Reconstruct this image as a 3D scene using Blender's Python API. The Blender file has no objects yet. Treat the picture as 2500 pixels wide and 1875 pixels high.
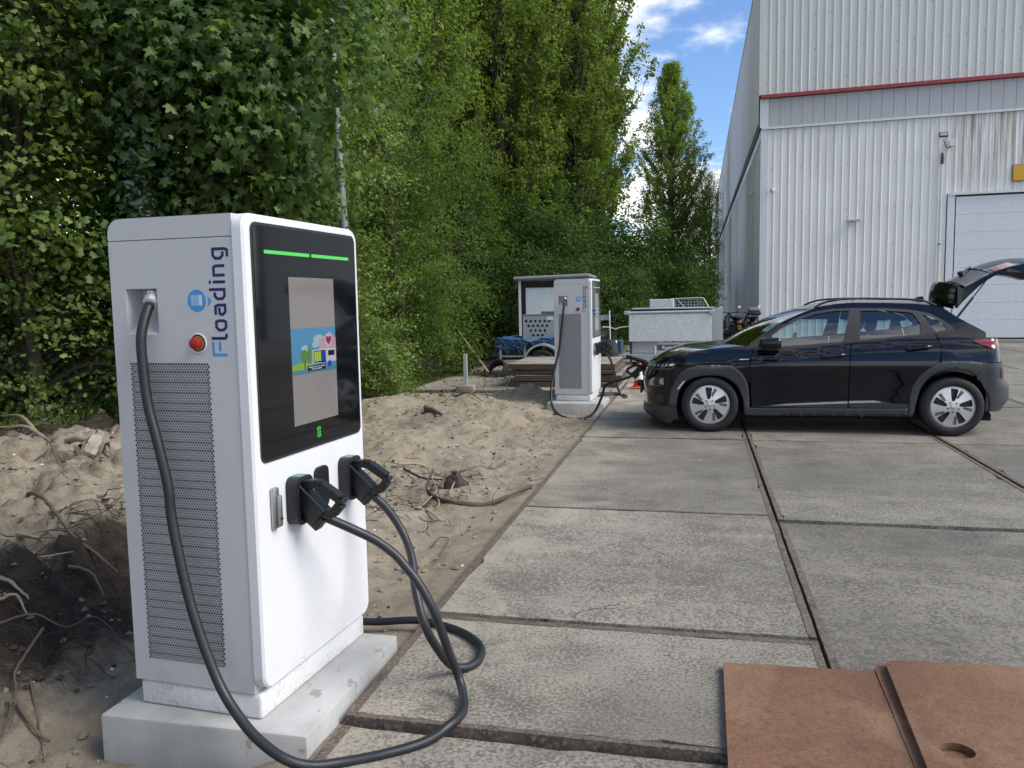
import bpy, bmesh, math, random
import numpy as np
from mathutils import Vector, Matrix, geometry

random.seed(7)
RNG = np.random.default_rng(11)
R = math.radians
scene = bpy.context.scene
COL = scene.collection

# ------------------------------------------------------------------ camera
CAM_F = 1998.5 / 2500.0            # focal length in picture widths
cam_d = bpy.data.cameras.new("camera")
cam_d.sensor_fit = 'HORIZONTAL'; cam_d.sensor_width = 36.0; cam_d.lens = 36.0 * CAM_F
cam_d.clip_start = 0.05; cam_d.clip_end = 3000.0
cam = bpy.data.objects.new("camera", cam_d); COL.objects.link(cam)
yaw, pitch, roll = 0.2238, 0.1001, -0.0178
fw = Vector((-math.sin(yaw) * math.cos(pitch), math.cos(yaw) * math.cos(pitch), -math.sin(pitch)))
rt = Vector((math.cos(yaw), math.sin(yaw), 0)); up = rt.cross(fw)
r2 = rt * math.cos(roll) + up * math.sin(roll); u2 = -rt * math.sin(roll) + up * math.cos(roll)
cam.matrix_world = Matrix(((r2.x, u2.x, -fw.x, 0.0), (r2.y, u2.y, -fw.y, 0.0), (r2.z, u2.z, -fw.z, 1.6), (0, 0, 0, 1)))
scene.camera = cam

# ------------------------------------------------------------------ sky and sun
SUN_EL, SUN_AZ = R(44), R(97)      # azimuth clockwise from +Y (the slab direction): from the right
world = bpy.data.worlds.new("World"); scene.world = world; world.use_nodes = True; world.cycles.sampling_method = 'MANUAL'; world.cycles.sample_map_resolution = 512
nt = world.node_tree; nt.nodes.clear()
def wn(t, **k):
    n = nt.nodes.new(t)
    for a, b in k.items(): setattr(n, a, b)
    return n
sky = wn('ShaderNodeTexSky', sky_type='NISHITA', sun_disc=False)
sky.sun_elevation = SUN_EL; sky.sun_rotation = SUN_AZ; sky.air_density = 1.0; sky.dust_density = 0.6; sky.ozone_density = 2.0
bg1 = wn('ShaderNodeBackground'); bg1.inputs['Strength'].default_value = 0.115
tint = wn('ShaderNodeMix', data_type='RGBA', blend_type='MULTIPLY'); tint.inputs['Factor'].default_value = 1.0
tint.inputs['B'].default_value = (0.80, 0.96, 1.16, 1)
nt.links.new(sky.outputs['Color'], tint.inputs['A']); nt.links.new(tint.outputs['Result'], bg1.inputs['Color'])
# clouds: a layer of noise seen on a flat ceiling, thicker low down
tc = wn('ShaderNodeTexCoord'); sep = wn('ShaderNodeSeparateXYZ'); nt.links.new(tc.outputs['Generated'], sep.inputs[0])
zc = wn('ShaderNodeMath', operation='MAXIMUM'); zc.inputs[1].default_value = 0.0; nt.links.new(sep.outputs['Z'], zc.inputs[0])
za = wn('ShaderNodeMath', operation='ADD'); za.inputs[1].default_value = 0.22; nt.links.new(zc.outputs[0], za.inputs[0])
dv = wn('ShaderNodeVectorMath', operation='DIVIDE'); nt.links.new(tc.outputs['Generated'], dv.inputs[0])
cb = wn('ShaderNodeCombineXYZ'); nt.links.new(za.outputs[0], cb.inputs[0]); nt.links.new(za.outputs[0], cb.inputs[1]); nt.links.new(za.outputs[0], cb.inputs[2])
nt.links.new(cb.outputs[0], dv.inputs[1])
mp = wn('ShaderNodeMapping'); mp.inputs['Location'].default_value = CLOUD_SHIFT = (3.35, 1.2, 0.4)
nt.links.new(dv.outputs[0], mp.inputs['Vector'])
nz = wn('ShaderNodeTexNoise'); nz.inputs['Scale'].default_value = 1.15; nz.inputs['Detail'].default_value = 9; nz.inputs['Roughness'].default_value = 0.55
nt.links.new(mp.outputs[0], nz.inputs['Vector'])
lo = wn('ShaderNodeMapRange'); lo.inputs['From Min'].default_value = 0.0; lo.inputs['From Max'].default_value = 0.42; lo.inputs['To Min'].default_value = 0.10; lo.inputs['To Max'].default_value = -0.02
nt.links.new(zc.outputs[0], lo.inputs['Value'])
ad = wn('ShaderNodeMath', operation='ADD'); nt.links.new(nz.outputs['Fac'], ad.inputs[0]); nt.links.new(lo.outputs[0], ad.inputs[1])
rp = wn('ShaderNodeMapRange', interpolation_type='SMOOTHSTEP'); rp.inputs['From Min'].default_value = 0.515; rp.inputs['From Max'].default_value = 0.60
nt.links.new(ad.outputs[0], rp.inputs['Value'])
nz2 = wn('ShaderNodeTexNoise'); nz2.inputs['Scale'].default_value = 3.5; nz2.inputs['Detail'].default_value = 6; nt.links.new(mp.outputs[0], nz2.inputs['Vector'])
cr = wn('ShaderNodeValToRGB'); cr.color_ramp.elements[0].position = 0.3; cr.color_ramp.elements[0].color = (0.70, 0.705, 0.72, 1)
cr.color_ramp.elements[1].position = 0.62; cr.color_ramp.elements[1].color = (1.0, 1.0, 1.0, 1); nt.links.new(nz2.outputs['Fac'], cr.inputs['Fac'])
bg2 = wn('ShaderNodeBackground'); bg2.inputs['Strength'].default_value = 1.15; nt.links.new(cr.outputs['Color'], bg2.inputs['Color'])
mx = wn('ShaderNodeMixShader'); nt.links.new(rp.outputs[0], mx.inputs[0]); nt.links.new(bg1.outputs[0], mx.inputs[1]); nt.links.new(bg2.outputs[0], mx.inputs[2])
wo = wn('ShaderNodeOutputWorld'); nt.links.new(mx.outputs[0], wo.inputs['Surface'])

sun_d = bpy.data.lights.new("sun", 'SUN'); sun_d.energy = 2.7; sun_d.angle = R(34); sun_d.color = (1.0, 0.92, 0.79)
sun = bpy.data.objects.new("sun", sun_d); COL.objects.link(sun)
sdir = Vector((math.sin(SUN_AZ) * math.cos(SUN_EL), math.cos(SUN_AZ) * math.cos(SUN_EL), math.sin(SUN_EL)))
sun.rotation_euler = sdir.to_track_quat('Z', 'Y').to_euler(); sun.location = (20, -5, 30)
vs = scene.view_settings
vs.view_transform = 'Standard'; vs.look = 'None'; vs.gamma = 1.0; vs.use_curve_mapping = False; vs.exposure = 0.56
cy = scene.cycles
cy.max_bounces = 5; cy.diffuse_bounces = 3; cy.glossy_bounces = 3; cy.transmission_bounces = 4; cy.transparent_max_bounces = 8; cy.use_adaptive_sampling = True; cy.adaptive_threshold = 0.02
cy.use_denoising = True; cy.caustics_reflective = False; cy.caustics_refractive = False; cy.sample_clamp_indirect = 6.0
scene.render.film_transparent = False

# ------------------------------------------------------------------ materials
MATS = {}
def node(t, ty, **k):
    n = t.nodes.new(ty)
    for a, b in k.items():
        if a in n.inputs.keys() if isinstance(a, str) else False: n.inputs[a].default_value = b
        else: setattr(n, a, b)
    return n
class Mat:
    """small node builder"""
    def __init__(s, name, rough=0.6, metal=0.0, col=(0.5, 0.5, 0.5), coat=0.0, spec=0.5, coat_rough=0.03):
        s.m = bpy.data.materials.new(name); s.m.use_nodes = True; s.t = s.m.node_tree
        s.b = s.t.nodes['Principled BSDF']
        s.b.inputs['Base Color'].default_value = (*col, 1); s.b.inputs['Roughness'].default_value = rough
        s.b.inputs['Metallic'].default_value = metal; s.b.inputs['Coat Weight'].default_value = coat
        s.b.inputs['Coat Roughness'].default_value = coat_rough; s.b.inputs['Specular IOR Level'].default_value = spec
        s.tc = None; MATS[name] = s.m
    def n(s, ty, ins=None, **k):
        x = s.t.nodes.new(ty)
        for a, b in k.items(): setattr(x, a, b)
        for a, b in (ins or {}).items():
            if hasattr(b, 'is_output') or isinstance(b, bpy.types.NodeSocket): s.t.links.new(b, x.inputs[a])
            else: x.inputs[a].default_value = b
        return x
    def coord(s, kind='Object'):
        if s.tc is None: s.tc = s.t.nodes.new('ShaderNodeTexCoord')
        return s.tc.outputs[kind]
    def pos(s): return s.n('ShaderNodeNewGeometry').outputs['Position']
    def noise(s, vec, scale, detail=6, rough=0.6, dist=0.0):
        return s.n('ShaderNodeTexNoise', {'Vector': vec, 'Scale': scale, 'Detail': detail, 'Roughness': rough, 'Distortion': dist}).outputs['Fac']
    def stretch(s, vec, sc): return s.n('ShaderNodeMapping', {'Vector': vec, 'Scale': sc}).outputs[0]
    def ramp(s, fac, a, b, ca=(0, 0, 0), cb=(1, 1, 1)):
        x = s.n('ShaderNodeValToRGB', {'Fac': fac}); e = x.color_ramp.elements
        e[0].position = a; e[0].color = (*ca, 1); e[1].position = b; e[1].color = (*cb, 1); return x.outputs['Color']
    def mix(s, fac, a, b, mode='MIX'):
        x = s.n('ShaderNodeMix', data_type='RGBA', blend_type=mode)
        for i, v in ((0, fac), (6, a), (7, b)):
            if isinstance(v, bpy.types.NodeSocket): s.t.links.new(v, x.inputs[i])
            elif isinstance(v, tuple): x.inputs[i].default_value = (*v, 1)
            else: x.inputs[i].default_value = v
        return x.outputs[2]
    def math(s, op, a, b=0.0):
        x = s.n('ShaderNodeMath', operation=op)
        for i, v in ((0, a), (1, b)):
            if isinstance(v, bpy.types.NodeSocket): s.t.links.new(v, x.inputs[i])
            else: x.inputs[i].default_value = v
        return x.outputs[0]
    def base(s, c): s.t.links.new(c, s.b.inputs['Base Color']); return s
    def rough(s, f): s.t.links.new(f, s.b.inputs['Roughness']); return s
    def bump(s, h, strength=0.3, dist=0.01):
        x = s.n('ShaderNodeBump', {'Height': h, 'Strength': strength, 'Distance': dist})
        s.t.links.new(x.outputs[0], s.b.inputs['Normal']); return s
    def rnd(s): return s.n('ShaderNodeObjectInfo').outputs['Random']
def plain(name, col, rough=0.6, metal=0.0, var=0.86, **k):
    m = Mat(name, rough=rough, metal=metal, col=col, **k)
    v = m.coord(); nz = m.noise(v, 9, 5)
    m.base(m.mix(m.ramp(nz, 0.3, 0.75), tuple(c * var for c in col), col))
    m.rough(m.math('ADD', m.math('MULTIPLY', m.noise(v, 23, 3), 0.12), rough - 0.06))
    return m
def soiled(name, h=0.42, amt=0.55):
    """splashed sand and dust low on a painted part (the part's own height)"""
    mt = MATS[name]; m = Mat.__new__(Mat); m.m = mt; m.t = mt.node_tree; m.b = m.t.nodes['Principled BSDF']; m.tc = None; v = m.coord()
    old = m.b.inputs['Base Color'].links[0].from_socket; z = m.n('ShaderNodeSeparateXYZ', {0: v}).outputs['Z']
    low = m.n('ShaderNodeMapRange', {'Value': z, 'From Min': 0.0, 'From Max': h, 'To Min': 1.0, 'To Max': 0.0}).outputs[0]; sp = m.ramp(m.math('ADD', m.noise(v, 90, 4, 0.7), m.math('MULTIPLY', m.math('SUBTRACT', m.noise(v, 6, 4), 0.5), 0.5)), 0.52, 0.68)
    m.base(m.mix(m.math('MULTIPLY', m.math('MULTIPLY', low, low), m.math('MULTIPLY', m.math('ADD', sp, 0.25), amt)), old, (0.27, 0.23, 0.17)))
def emis(name, col, strength, rough=0.2):
    m = Mat(name, rough=rough, col=tuple(c * 0.06 for c in col)); m.b.inputs['Emission Color'].default_value = (*col, 1); m.b.inputs['Emission Strength'].default_value = strength
    return m

plain('paint_white', (0.73, 0.74, 0.76), 0.42, var=0.96, coat=0.15, coat_rough=0.25)
plain('paint_white_shaded', (0.555, 0.562, 0.575), 0.48, var=0.95)  # the white paint greyed, so the colour carries shade on cabinet and cap
soiled('paint_white'); soiled('paint_white_shaded')
plain('vent_hole', (0.20, 0.205, 0.215), 0.6)
plain('vent_shadow', (0.012, 0.013, 0.015), 0.7); plain('vent_row', (0.06, 0.062, 0.066), 0.7)
m = Mat('panel_glass', rough=0.05, col=(0.005, 0.006, 0.007), coat=0.1, spec=0.4)
plain('panel_rim', (0.02, 0.022, 0.023), 0.4)
emis('led_green', (0.09, 0.70, 0.12), 0.7)
emis('rfid_green', (0.12, 0.75, 0.12), 0.6)
emis('screen_grey', (0.185, 0.172, 0.168), 0.8, 0.08)
for nm, c in dict(screen_sky=(0.06, 0.24, 0.42), screen_pale=(0.28, 0.42, 0.5), screen_grass=(0.22, 0.36, 0.05), screen_tree=(0.09, 0.2, 0.04), screen_lime=(0.36, 0.5, 0.05), screen_blue=(0.02, 0.05, 0.35),
                  screen_pink=(0.42, 0.28, 0.33), screen_heart=(0.3, 0.02, 0.07), screen_white=(0.45, 0.45, 0.5), screen_dark=(0.008, 0.01, 0.03), screen_road=(0.07, 0.2, 0.27)).items(): emis(nm, tuple(0.72 * q for q in c), 0.8, 0.08)
plain('black_plastic', (0.009, 0.010, 0.012), 0.42)
m = plain('cable_rubber', (0.018, 0.020, 0.025), 0.45)
plain('chrome', (0.80, 0.80, 0.78), 0.25, 0.6)
plain('steel', (0.45, 0.46, 0.47), 0.4, 1.0)
plain('estop_red', (0.42, 0.012, 0.010), 0.4)
plain('estop_yellow', (0.28, 0.20, 0.03), 0.6)
plain('logo_navy', (0.018, 0.018, 0.12), 0.5)
plain('logo_blue', (0.08, 0.33, 0.68), 0.5)
plain('logo_pale', (0.62, 0.72, 0.85), 0.5); plain('logo_mid', (0.36, 0.53, 0.80), 0.5)
plain('cap_print', (0.12, 0.36, 0.17), 0.5)

# concrete of the yard: dark weathered skin, pale sand and lichen speckle, sweeping streaks
m = Mat('concrete_slab', rough=0.9)
v = m.pos(); rn = m.rnd()
vr = m.n('ShaderNodeVectorMath', {0: v, 1: m.n('ShaderNodeCombineXYZ', {0: m.math('MULTIPLY', rn, 37.0), 1: m.math('MULTIPLY', rn, 17.0)}).outputs[0]}, operation='ADD').outputs[0]
big = m.noise(vr, 0.8, 5, 0.6); mid = m.noise(vr, 4.0, 6, 0.65); fine = m.noise(vr, 62.0, 4, 0.7); grit = m.noise(vr, 150.0, 2, 0.6)
sw = m.noise(m.stretch(vr, (0.8, 3.2, 1)), 1.3, 6, 0.65, 0.9)
dens = m.math('ADD', m.math('ADD', m.math('MULTIPLY', big, 0.55), m.math('MULTIPLY', mid, 0.45)), m.math('MULTIPLY', sw, 0.35))
spk = m.ramp(m.math('ADD', m.math('MULTIPLY', fine, 1.1), m.math('MULTIPLY', dens, 0.55)), 0.86, 0.99)
dark = m.mix(m.ramp(mid, 0.35, 0.7), (0.064, 0.059, 0.048), (0.118, 0.110, 0.090))
pale = m.mix(m.ramp(big, 0.35, 0.65), (0.275, 0.252, 0.200), (0.345, 0.318, 0.262))
c = m.mix(spk, dark, pale)
c = m.mix(m.math('MULTIPLY', m.ramp(sw, 0.55, 0.8), 0.35), c, (0.33, 0.31, 0.262))
c = m.mix(m.math('MULTIPLY', m.ramp(m.noise(vr, 0.45, 4, 0.5, 0.4), 0.52, 0.72), 0.55), c, (0.085, 0.079, 0.066))
c = m.mix(m.math('MULTIPLY', m.ramp(m.noise(vr, 1.7, 4), 0.6, 0.8), 0.25), c, (0.19, 0.20, 0.12))
c = m.mix(0.35, c, m.mix(m.ramp(grit, 0.3, 0.7), (0.05, 0.047, 0.040), (0.36, 0.335, 0.285)))
ck = m.n('ShaderNodeTexVoronoi', {'Vector': m.n('ShaderNodeVectorMath', {0: vr, 1: m.n('ShaderNodeVectorMath', {0: m.n('ShaderNodeTexNoise', {'Vector': vr, 'Scale': 3.0, 'Detail': 4.0}).outputs['Color'], 3: 0.5}, operation='SCALE').outputs[0]}, operation='ADD').outputs[0], 'Scale': 0.42}, feature='DISTANCE_TO_EDGE').outputs['Distance']
c = m.mix(m.math('MULTIPLY', m.ramp(ck, 0.001, 0.004, (1, 1, 1), (0, 0, 0)), m.ramp(m.noise(vr, 0.6, 2), 0.58, 0.63)), c, (0.045, 0.041, 0.034))
c = m.mix(m.math('MULTIPLY', m.ramp(m.noise(m.stretch(vr, (1.0, 0.28, 1)), 1.1, 5, 0.6, 0.5), 0.56, 0.74), 0.5), c, (0.075, 0.07, 0.06))
c = m.mix(m.ramp(m.noise(vr, 2.3, 6, 0.7, 1.0), 0.70, 0.73), c, (0.44, 0.43, 0.40))
px = m.n('ShaderNodeSeparateXYZ', {0: v}).outputs['X']
drift = m.math('ADD', m.n('ShaderNodeMapRange', {'Value': px, 'From Min': -1.35, 'From Max': 0.3, 'To Min': 0.62, 'To Max': 0.0}).outputs[0], m.math('MULTIPLY', m.math('SUBTRACT', m.noise(v, 1.6, 7, 0.65, 0.6), 0.5), 1.9))
drift = m.math('MULTIPLY', m.ramp(m.math('ADD', drift, m.math('MULTIPLY', m.math('SUBTRACT', fine, 0.5), 1.1)), 0.36, 0.72), 0.8)
c = m.mix(drift, c, (0.37, 0.335, 0.265))
tone = m.math('ADD', m.math('MULTIPLY', rn, 0.28), 0.80)
c = m.mix(1.0, c, m.n('ShaderNodeCombineXYZ', {0: tone, 1: tone, 2: tone}).outputs[0], 'MULTIPLY')
m.base(c); m.bump(m.math('ADD', m.math('MULTIPLY', fine, 0.6), m.math('MULTIPLY', grit, 0.4)), 0.35, 0.006)
# the same concrete, farther off and plainer
m = Mat('concrete_yard', rough=0.9); v = m.pos()
a = m.noise(v, 0.5, 6, 0.6); b = m.noise(m.stretch(v, (0.35, 2.6, 1)), 0.9, 7, 0.7, 0.8); g = m.noise(v, 40, 4, 0.7)
c = m.mix(m.ramp(a, 0.35, 0.7), (0.17, 0.16, 0.14), (0.28, 0.262, 0.23)); c = m.mix(m.ramp(b, 0.5, 0.72), c, (0.40, 0.39, 0.35)); c = m.mix(0.4, c, m.mix(g, (0.12, 0.12, 0.115), (0.42, 0.41, 0.39)))
m.base(c); m.bump(g, 0.2, 0.01)
m = Mat('concrete_plinth', rough=0.75); v = m.coord()
c = m.mix(m.ramp(m.noise(v, 3, 6), 0.35, 0.7), (0.33, 0.33, 0.318), (0.47, 0.472, 0.465)); w = m.ramp(m.noise(v, 9.5, 4, 0.5), 0.635, 0.665)
c = m.mix(m.math('MULTIPLY', w, 0.75), c, (0.22, 0.215, 0.19)); c = m.mix(m.math('MULTIPLY', m.ramp(m.noise(m.stretch(v, (6, 6, 1)), 9, 4), 0.55, 0.75), 0.3), c, (0.28, 0.275, 0.26))
m.base(c); m.bump(m.noise(v, 60, 4), 0.15, 0.004)
m = Mat('rust_edge', rough=0.85); v = m.pos()
c = m.mix(m.ramp(m.noise(v, 14, 6), 0.3, 0.7), (0.058, 0.045, 0.037), (0.150, 0.112, 0.086)); c = m.mix(m.ramp(m.noise(v, 70, 4), 0.5, 0.75), c, (0.27, 0.23, 0.19)); m.base(c); m.bump(m.noise(v, 90, 4), 0.5, 0.004)
m = Mat('rust_plate', rough=0.7); v = m.pos()
c = m.mix(m.ramp(m.noise(v, 2.2, 6, 0.65, 0.5), 0.3, 0.7), (0.130, 0.060, 0.029), (0.250, 0.130, 0.063)); c = m.mix(m.math('MULTIPLY', m.ramp(m.noise(v, 30, 6, 0.78), 0.48, 0.64), 0.7), c, (0.13, 0.055, 0.030)); c = m.mix(m.math('MULTIPLY', m.ramp(m.noise(v, 3.5, 5, 0.7, 0.8), 0.54, 0.68), 0.55), c, (0.15, 0.078, 0.052))
c = m.mix(m.math('MULTIPLY', m.ramp(m.noise(v, 1.4, 6, 0.65, 0.6), 0.50, 0.66), 0.65), c, (0.31, 0.205, 0.13)); c = m.mix(m.math('MULTIPLY', m.ramp(m.noise(v, 2.1, 6, 0.7, 1.5), 0.60, 0.66), 0.8), c, (0.085, 0.045, 0.03)); c = m.mix(m.math('MULTIPLY', m.ramp(m.noise(v, 120, 3, 0.7), 0.5, 0.62), 0.55), c, (0.075, 0.036, 0.02)); c = m.mix(m.math('MULTIPLY', m.ramp(m.noise(v, 85, 3), 0.5, 0.8), 0.5), c, (0.27, 0.17, 0.105))
m.base(c); m.bump(m.noise(v, 45, 6, 0.75), 0.6, 0.005)
m = Mat('rust_dark', rough=0.8); v = m.pos(); m.base(m.mix(m.noise(v, 25, 4), (0.045, 0.033, 0.026), (0.115, 0.074, 0.053))); m.bump(m.noise(v, 60, 4), 0.4, 0.004)

# sand and soil: attribute "soil" blends sand -> dark humus
m = Mat('sand', rough=0.95, spec=0.2); v = m.pos(); at = m.n('ShaderNodeAttribute', attribute_name='soil').outputs['Fac']
a = m.noise(v, 1.3, 6); b = m.noise(v, 9, 8, 0.7); g = m.noise(v, 120, 4, 0.75)
c = m.mix(m.ramp(a, 0.35, 0.68), (0.375, 0.317, 0.232), (0.515, 0.452, 0.345)); c = m.mix(m.math('MULTIPLY', m.ramp(b, 0.45, 0.64), 0.6), c, (0.22, 0.187, 0.143)); c = m.mix(m.math('MULTIPLY', m.ramp(m.noise(v, 3.2, 7, 0.7, 0.7), 0.54, 0.68), 0.6), c, (0.15, 0.12, 0.088))
c = m.mix(0.35, c, m.mix(m.ramp(g, 0.3, 0.75), (0.12, 0.095, 0.07), (0.45, 0.39, 0.30)))
soil = m.mix(m.ramp(b, 0.35, 0.7), (0.026, 0.021, 0.017), (0.095, 0.075, 0.058)); soil = m.mix(m.math('MULTIPLY', m.ramp(g, 0.62, 0.72), 0.6), soil, (0.2, 0.165, 0.125))
sm = m.ramp(m.math('ADD', at, m.math('MULTIPLY', m.math('SUBTRACT', b, 0.5), 0.9)), 0.32, 0.68)
m.base(m.mix(sm, c, soil)); m.bump(m.math('ADD', m.math('MULTIPLY', b, 0.7), m.math('MULTIPLY', g, 0.35)), 1.0, 0.045)
m = Mat('soil', rough=0.95, spec=0.2); v = m.pos(); b = m.noise(v, 5, 8, 0.7); g = m.noise(v, 60, 4, 0.7)
c = m.mix(m.ramp(b, 0.35, 0.7), (0.030, 0.024, 0.018), (0.085, 0.068, 0.050)); c = m.mix(m.ramp(g, 0.62, 0.72), c, (0.22, 0.19, 0.15)); m.base(c); m.bump(b, 0.6, 0.04)
plain('stick_pale', (0.33, 0.26, 0.18), 0.8); plain('stick_brown', (0.13, 0.095, 0.065), 0.85); plain('root_dark', (0.055, 0.042, 0.032), 0.9); plain('plastic_scrap', (0.27, 0.24, 0.185), 0.5)
m = Mat('bark', rough=0.9); v = m.pos(); n1 = m.noise(m.stretch(v, (8, 8, 1.5)), 3, 6); m.base(m.mix(n1, (0.045, 0.036, 0.028), (0.13, 0.105, 0.08))); m.bump(n1, 0.6, 0.03)

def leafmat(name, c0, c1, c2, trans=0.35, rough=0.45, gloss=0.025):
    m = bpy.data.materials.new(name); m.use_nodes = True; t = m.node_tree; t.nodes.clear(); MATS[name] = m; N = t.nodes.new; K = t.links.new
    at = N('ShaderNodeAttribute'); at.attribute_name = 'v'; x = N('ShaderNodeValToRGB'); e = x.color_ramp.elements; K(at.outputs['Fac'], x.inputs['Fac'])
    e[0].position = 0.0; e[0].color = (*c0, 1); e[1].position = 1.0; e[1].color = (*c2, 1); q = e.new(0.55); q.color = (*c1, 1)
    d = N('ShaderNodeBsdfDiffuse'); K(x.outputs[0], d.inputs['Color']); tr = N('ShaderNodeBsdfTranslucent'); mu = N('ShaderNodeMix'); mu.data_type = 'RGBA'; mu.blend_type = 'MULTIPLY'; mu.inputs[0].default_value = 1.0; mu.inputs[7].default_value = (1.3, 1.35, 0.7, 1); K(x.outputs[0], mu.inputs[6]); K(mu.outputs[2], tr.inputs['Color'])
    a = N('ShaderNodeMixShader'); a.inputs[0].default_value = trans; K(d.outputs[0], a.inputs[1]); K(tr.outputs[0], a.inputs[2]); out = N('ShaderNodeOutputMaterial')
    if gloss:
        g = N('ShaderNodeBsdfGlossy'); g.inputs['Roughness'].default_value = rough; b = N('ShaderNodeMixShader'); b.inputs[0].default_value = gloss; K(a.outputs[0], b.inputs[1]); K(g.outputs[0], b.inputs[2]); K(b.outputs[0], out.inputs[0])
    else: K(a.outputs[0], out.inputs[0])
leafmat('leaf_maple', (0.060, 0.115, 0.036), (0.105, 0.180, 0.050), (0.180, 0.265, 0.068), 0.46)
leafmat('leaf_field', (0.088, 0.150, 0.036), (0.155, 0.230, 0.052), (0.265, 0.330, 0.090), 0.46)
leafmat('leaf_dark', (0.058, 0.106, 0.026), (0.108, 0.172, 0.046), (0.185, 0.255, 0.068), 0.46, gloss=0.0)
leafmat('leaf_poplar', (0.074, 0.128, 0.030), (0.155, 0.225, 0.050), (0.255, 0.335, 0.080), 0.5, gloss=0.0)
leafmat('leaf_ivy', (0.020, 0.055, 0.014), (0.040, 0.095, 0.022), (0.085, 0.17, 0.035), 0.15, 0.25, 0.08)
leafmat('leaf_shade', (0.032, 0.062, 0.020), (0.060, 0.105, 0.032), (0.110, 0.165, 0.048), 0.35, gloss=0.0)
leafmat('grass_blade', (0.04, 0.07, 0.015), (0.08, 0.12, 0.025), (0.15, 0.17, 0.05))

# building
m = Mat('cladding_upper', rough=0.5); v = m.coord(); m.base(m.mix(m.ramp(m.noise(m.stretch(v, (3, 3, 0.25)), 2, 5), 0.3, 0.7), (0.60, 0.605, 0.56), (0.67, 0.672, 0.625)))
m = Mat('cladding_lower', rough=0.5); v = m.pos(); n1 = m.noise(m.stretch(v, (5, 5, 0.16)), 2.0, 7, 0.7)
sx = m.n('ShaderNodeSeparateXYZ', {0: v}); reg = m.math('MULTIPLY', m.n('ShaderNodeMapRange', {'Value': sx.outputs['X'], 'From Min': 8.0, 'From Max': 9.2}).outputs[0], m.n('ShaderNodeMapRange', {'Value': sx.outputs['Z'], 'From Min': 5.0, 'From Max': 5.6}).outputs[0])
topz = m.n('ShaderNodeMapRange', {'Value': sx.outputs['Z'], 'From Min': 5.5, 'From Max': 7.8, 'To Max': 0.35}).outputs[0]
st = m.math('MULTIPLY', m.ramp(n1, 0.42, 0.66), m.math('ADD', m.math('MULTIPLY', reg, 0.75), m.math('ADD', topz, 0.10)))
c = m.mix(m.ramp(m.noise(v, 0.7, 4), 0.3, 0.7), (0.79, 0.78, 0.735), (0.86, 0.85, 0.81)); m.base(m.mix(st, c, (0.30, 0.29, 0.20)))
m = Mat('cladding_side', rough=0.55); v = m.pos(); n1 = m.noise(m.stretch(v, (1, 1.2, 0.12)), 1.5, 7, 0.7); n2 = m.noise(m.stretch(v, (1, 0.35, 0.05)), 1.2, 3, 0.5)
c = m.mix(m.ramp(n1, 0.35, 0.65), (0.36, 0.365, 0.31), (0.68, 0.69, 0.65)); m.base(m.mix(m.ramp(n2, 0.35, 0.65), c, (0.76, 0.77, 0.73)))
m = Mat('cladding_side_upper', rough=0.5); v = m.pos(); m.base(m.mix(m.ramp(m.noise(m.stretch(v, (1, 1, 0.1)), 1.2, 5), 0.3, 0.7), (0.70, 0.71, 0.68), (0.80, 0.81, 0.78)))  # upper cladding with its colour brightened to offset weak light on this side
m = Mat('translucent_panel', rough=0.35); v = m.pos(); m.base(m.mix(m.ramp(m.noise(m.stretch(v, (30, 1, 0.5)), 2, 4), 0.3, 0.7), (0.40, 0.40, 0.395), (0.50, 0.50, 0.495)))
plain('trim_white', (0.76, 0.77, 0.77), 0.5); plain('trim_red', (0.36, 0.045, 0.055), 0.5); plain('door_white', (0.76, 0.78, 0.80), 0.45); plain('dark_gap', (0.03, 0.03, 0.03), 0.7); plain('sign_yellow', (0.72, 0.40, 0.02), 0.5)
plain('screw', (0.2, 0.2, 0.2), 0.5)
m = Mat('galvanised', rough=0.45, metal=0.25); v = m.coord(); vo = m.n('ShaderNodeTexVoronoi', {'Vector': m.stretch(v, (1, 1, 1.6)), 'Scale': 26.0}).outputs['Color']
bw = m.n('ShaderNodeSeparateColor', {0: vo}).outputs[0]; m.base(m.mix(bw, (0.56, 0.585, 0.59), (0.72, 0.745, 0.75))); m.rough(m.math('ADD', m.math('MULTIPLY', bw, 0.2), 0.35))
plain('galv_dull', (0.45, 0.47, 0.48), 0.5, 0.25)
plain('pole_grey', (0.22, 0.225, 0.22), 0.5, 0.3); plain('sign_grey', (0.085, 0.09, 0.095), 0.5); plain('sign_white', (0.75, 0.76, 0.76), 0.5)
plain('shelter_grey', (0.21, 0.24, 0.235), 0.5); plain('shelter_black', (0.012, 0.012, 0.013), 0.4); plain('panel_pale', (0.72, 0.78, 0.80), 0.35); plain('locker_grey', (0.36, 0.40, 0.40), 0.5); plain('hole_dark', (0.02, 0.022, 0.022), 0.7)
plain('net_blue', (0.06, 0.19, 0.36), 0.7); plain('tarp_blue', (0.018, 0.055, 0.115), 0.6); plain('trailer_dark', (0.03, 0.027, 0.025), 0.7); plain('tyre', (0.017, 0.017, 0.018), 0.75); plain('rim_grey', (0.40, 0.39, 0.37), 0.45, 0.6)
m = Mat('wood_old', rough=0.85); v = m.coord(); n1 = m.noise(m.stretch(v, (1, 12, 12)), 4, 6); m.base(m.mix(n1, (0.075, 0.060, 0.048), (0.22, 0.185, 0.15))); m.bump(n1, 0.5, 0.01)
plain('cone_orange', (0.80, 0.095, 0.015), 0.5); plain('cone_white', (0.78, 0.76, 0.76), 0.5)
plain('scooter_black', (0.012, 0.012, 0.013), 0.25, coat=0.5); plain('plate_yellow', (0.80, 0.38, 0.015), 0.5); plain('case_grey', (0.20, 0.21, 0.22), 0.3)
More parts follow.
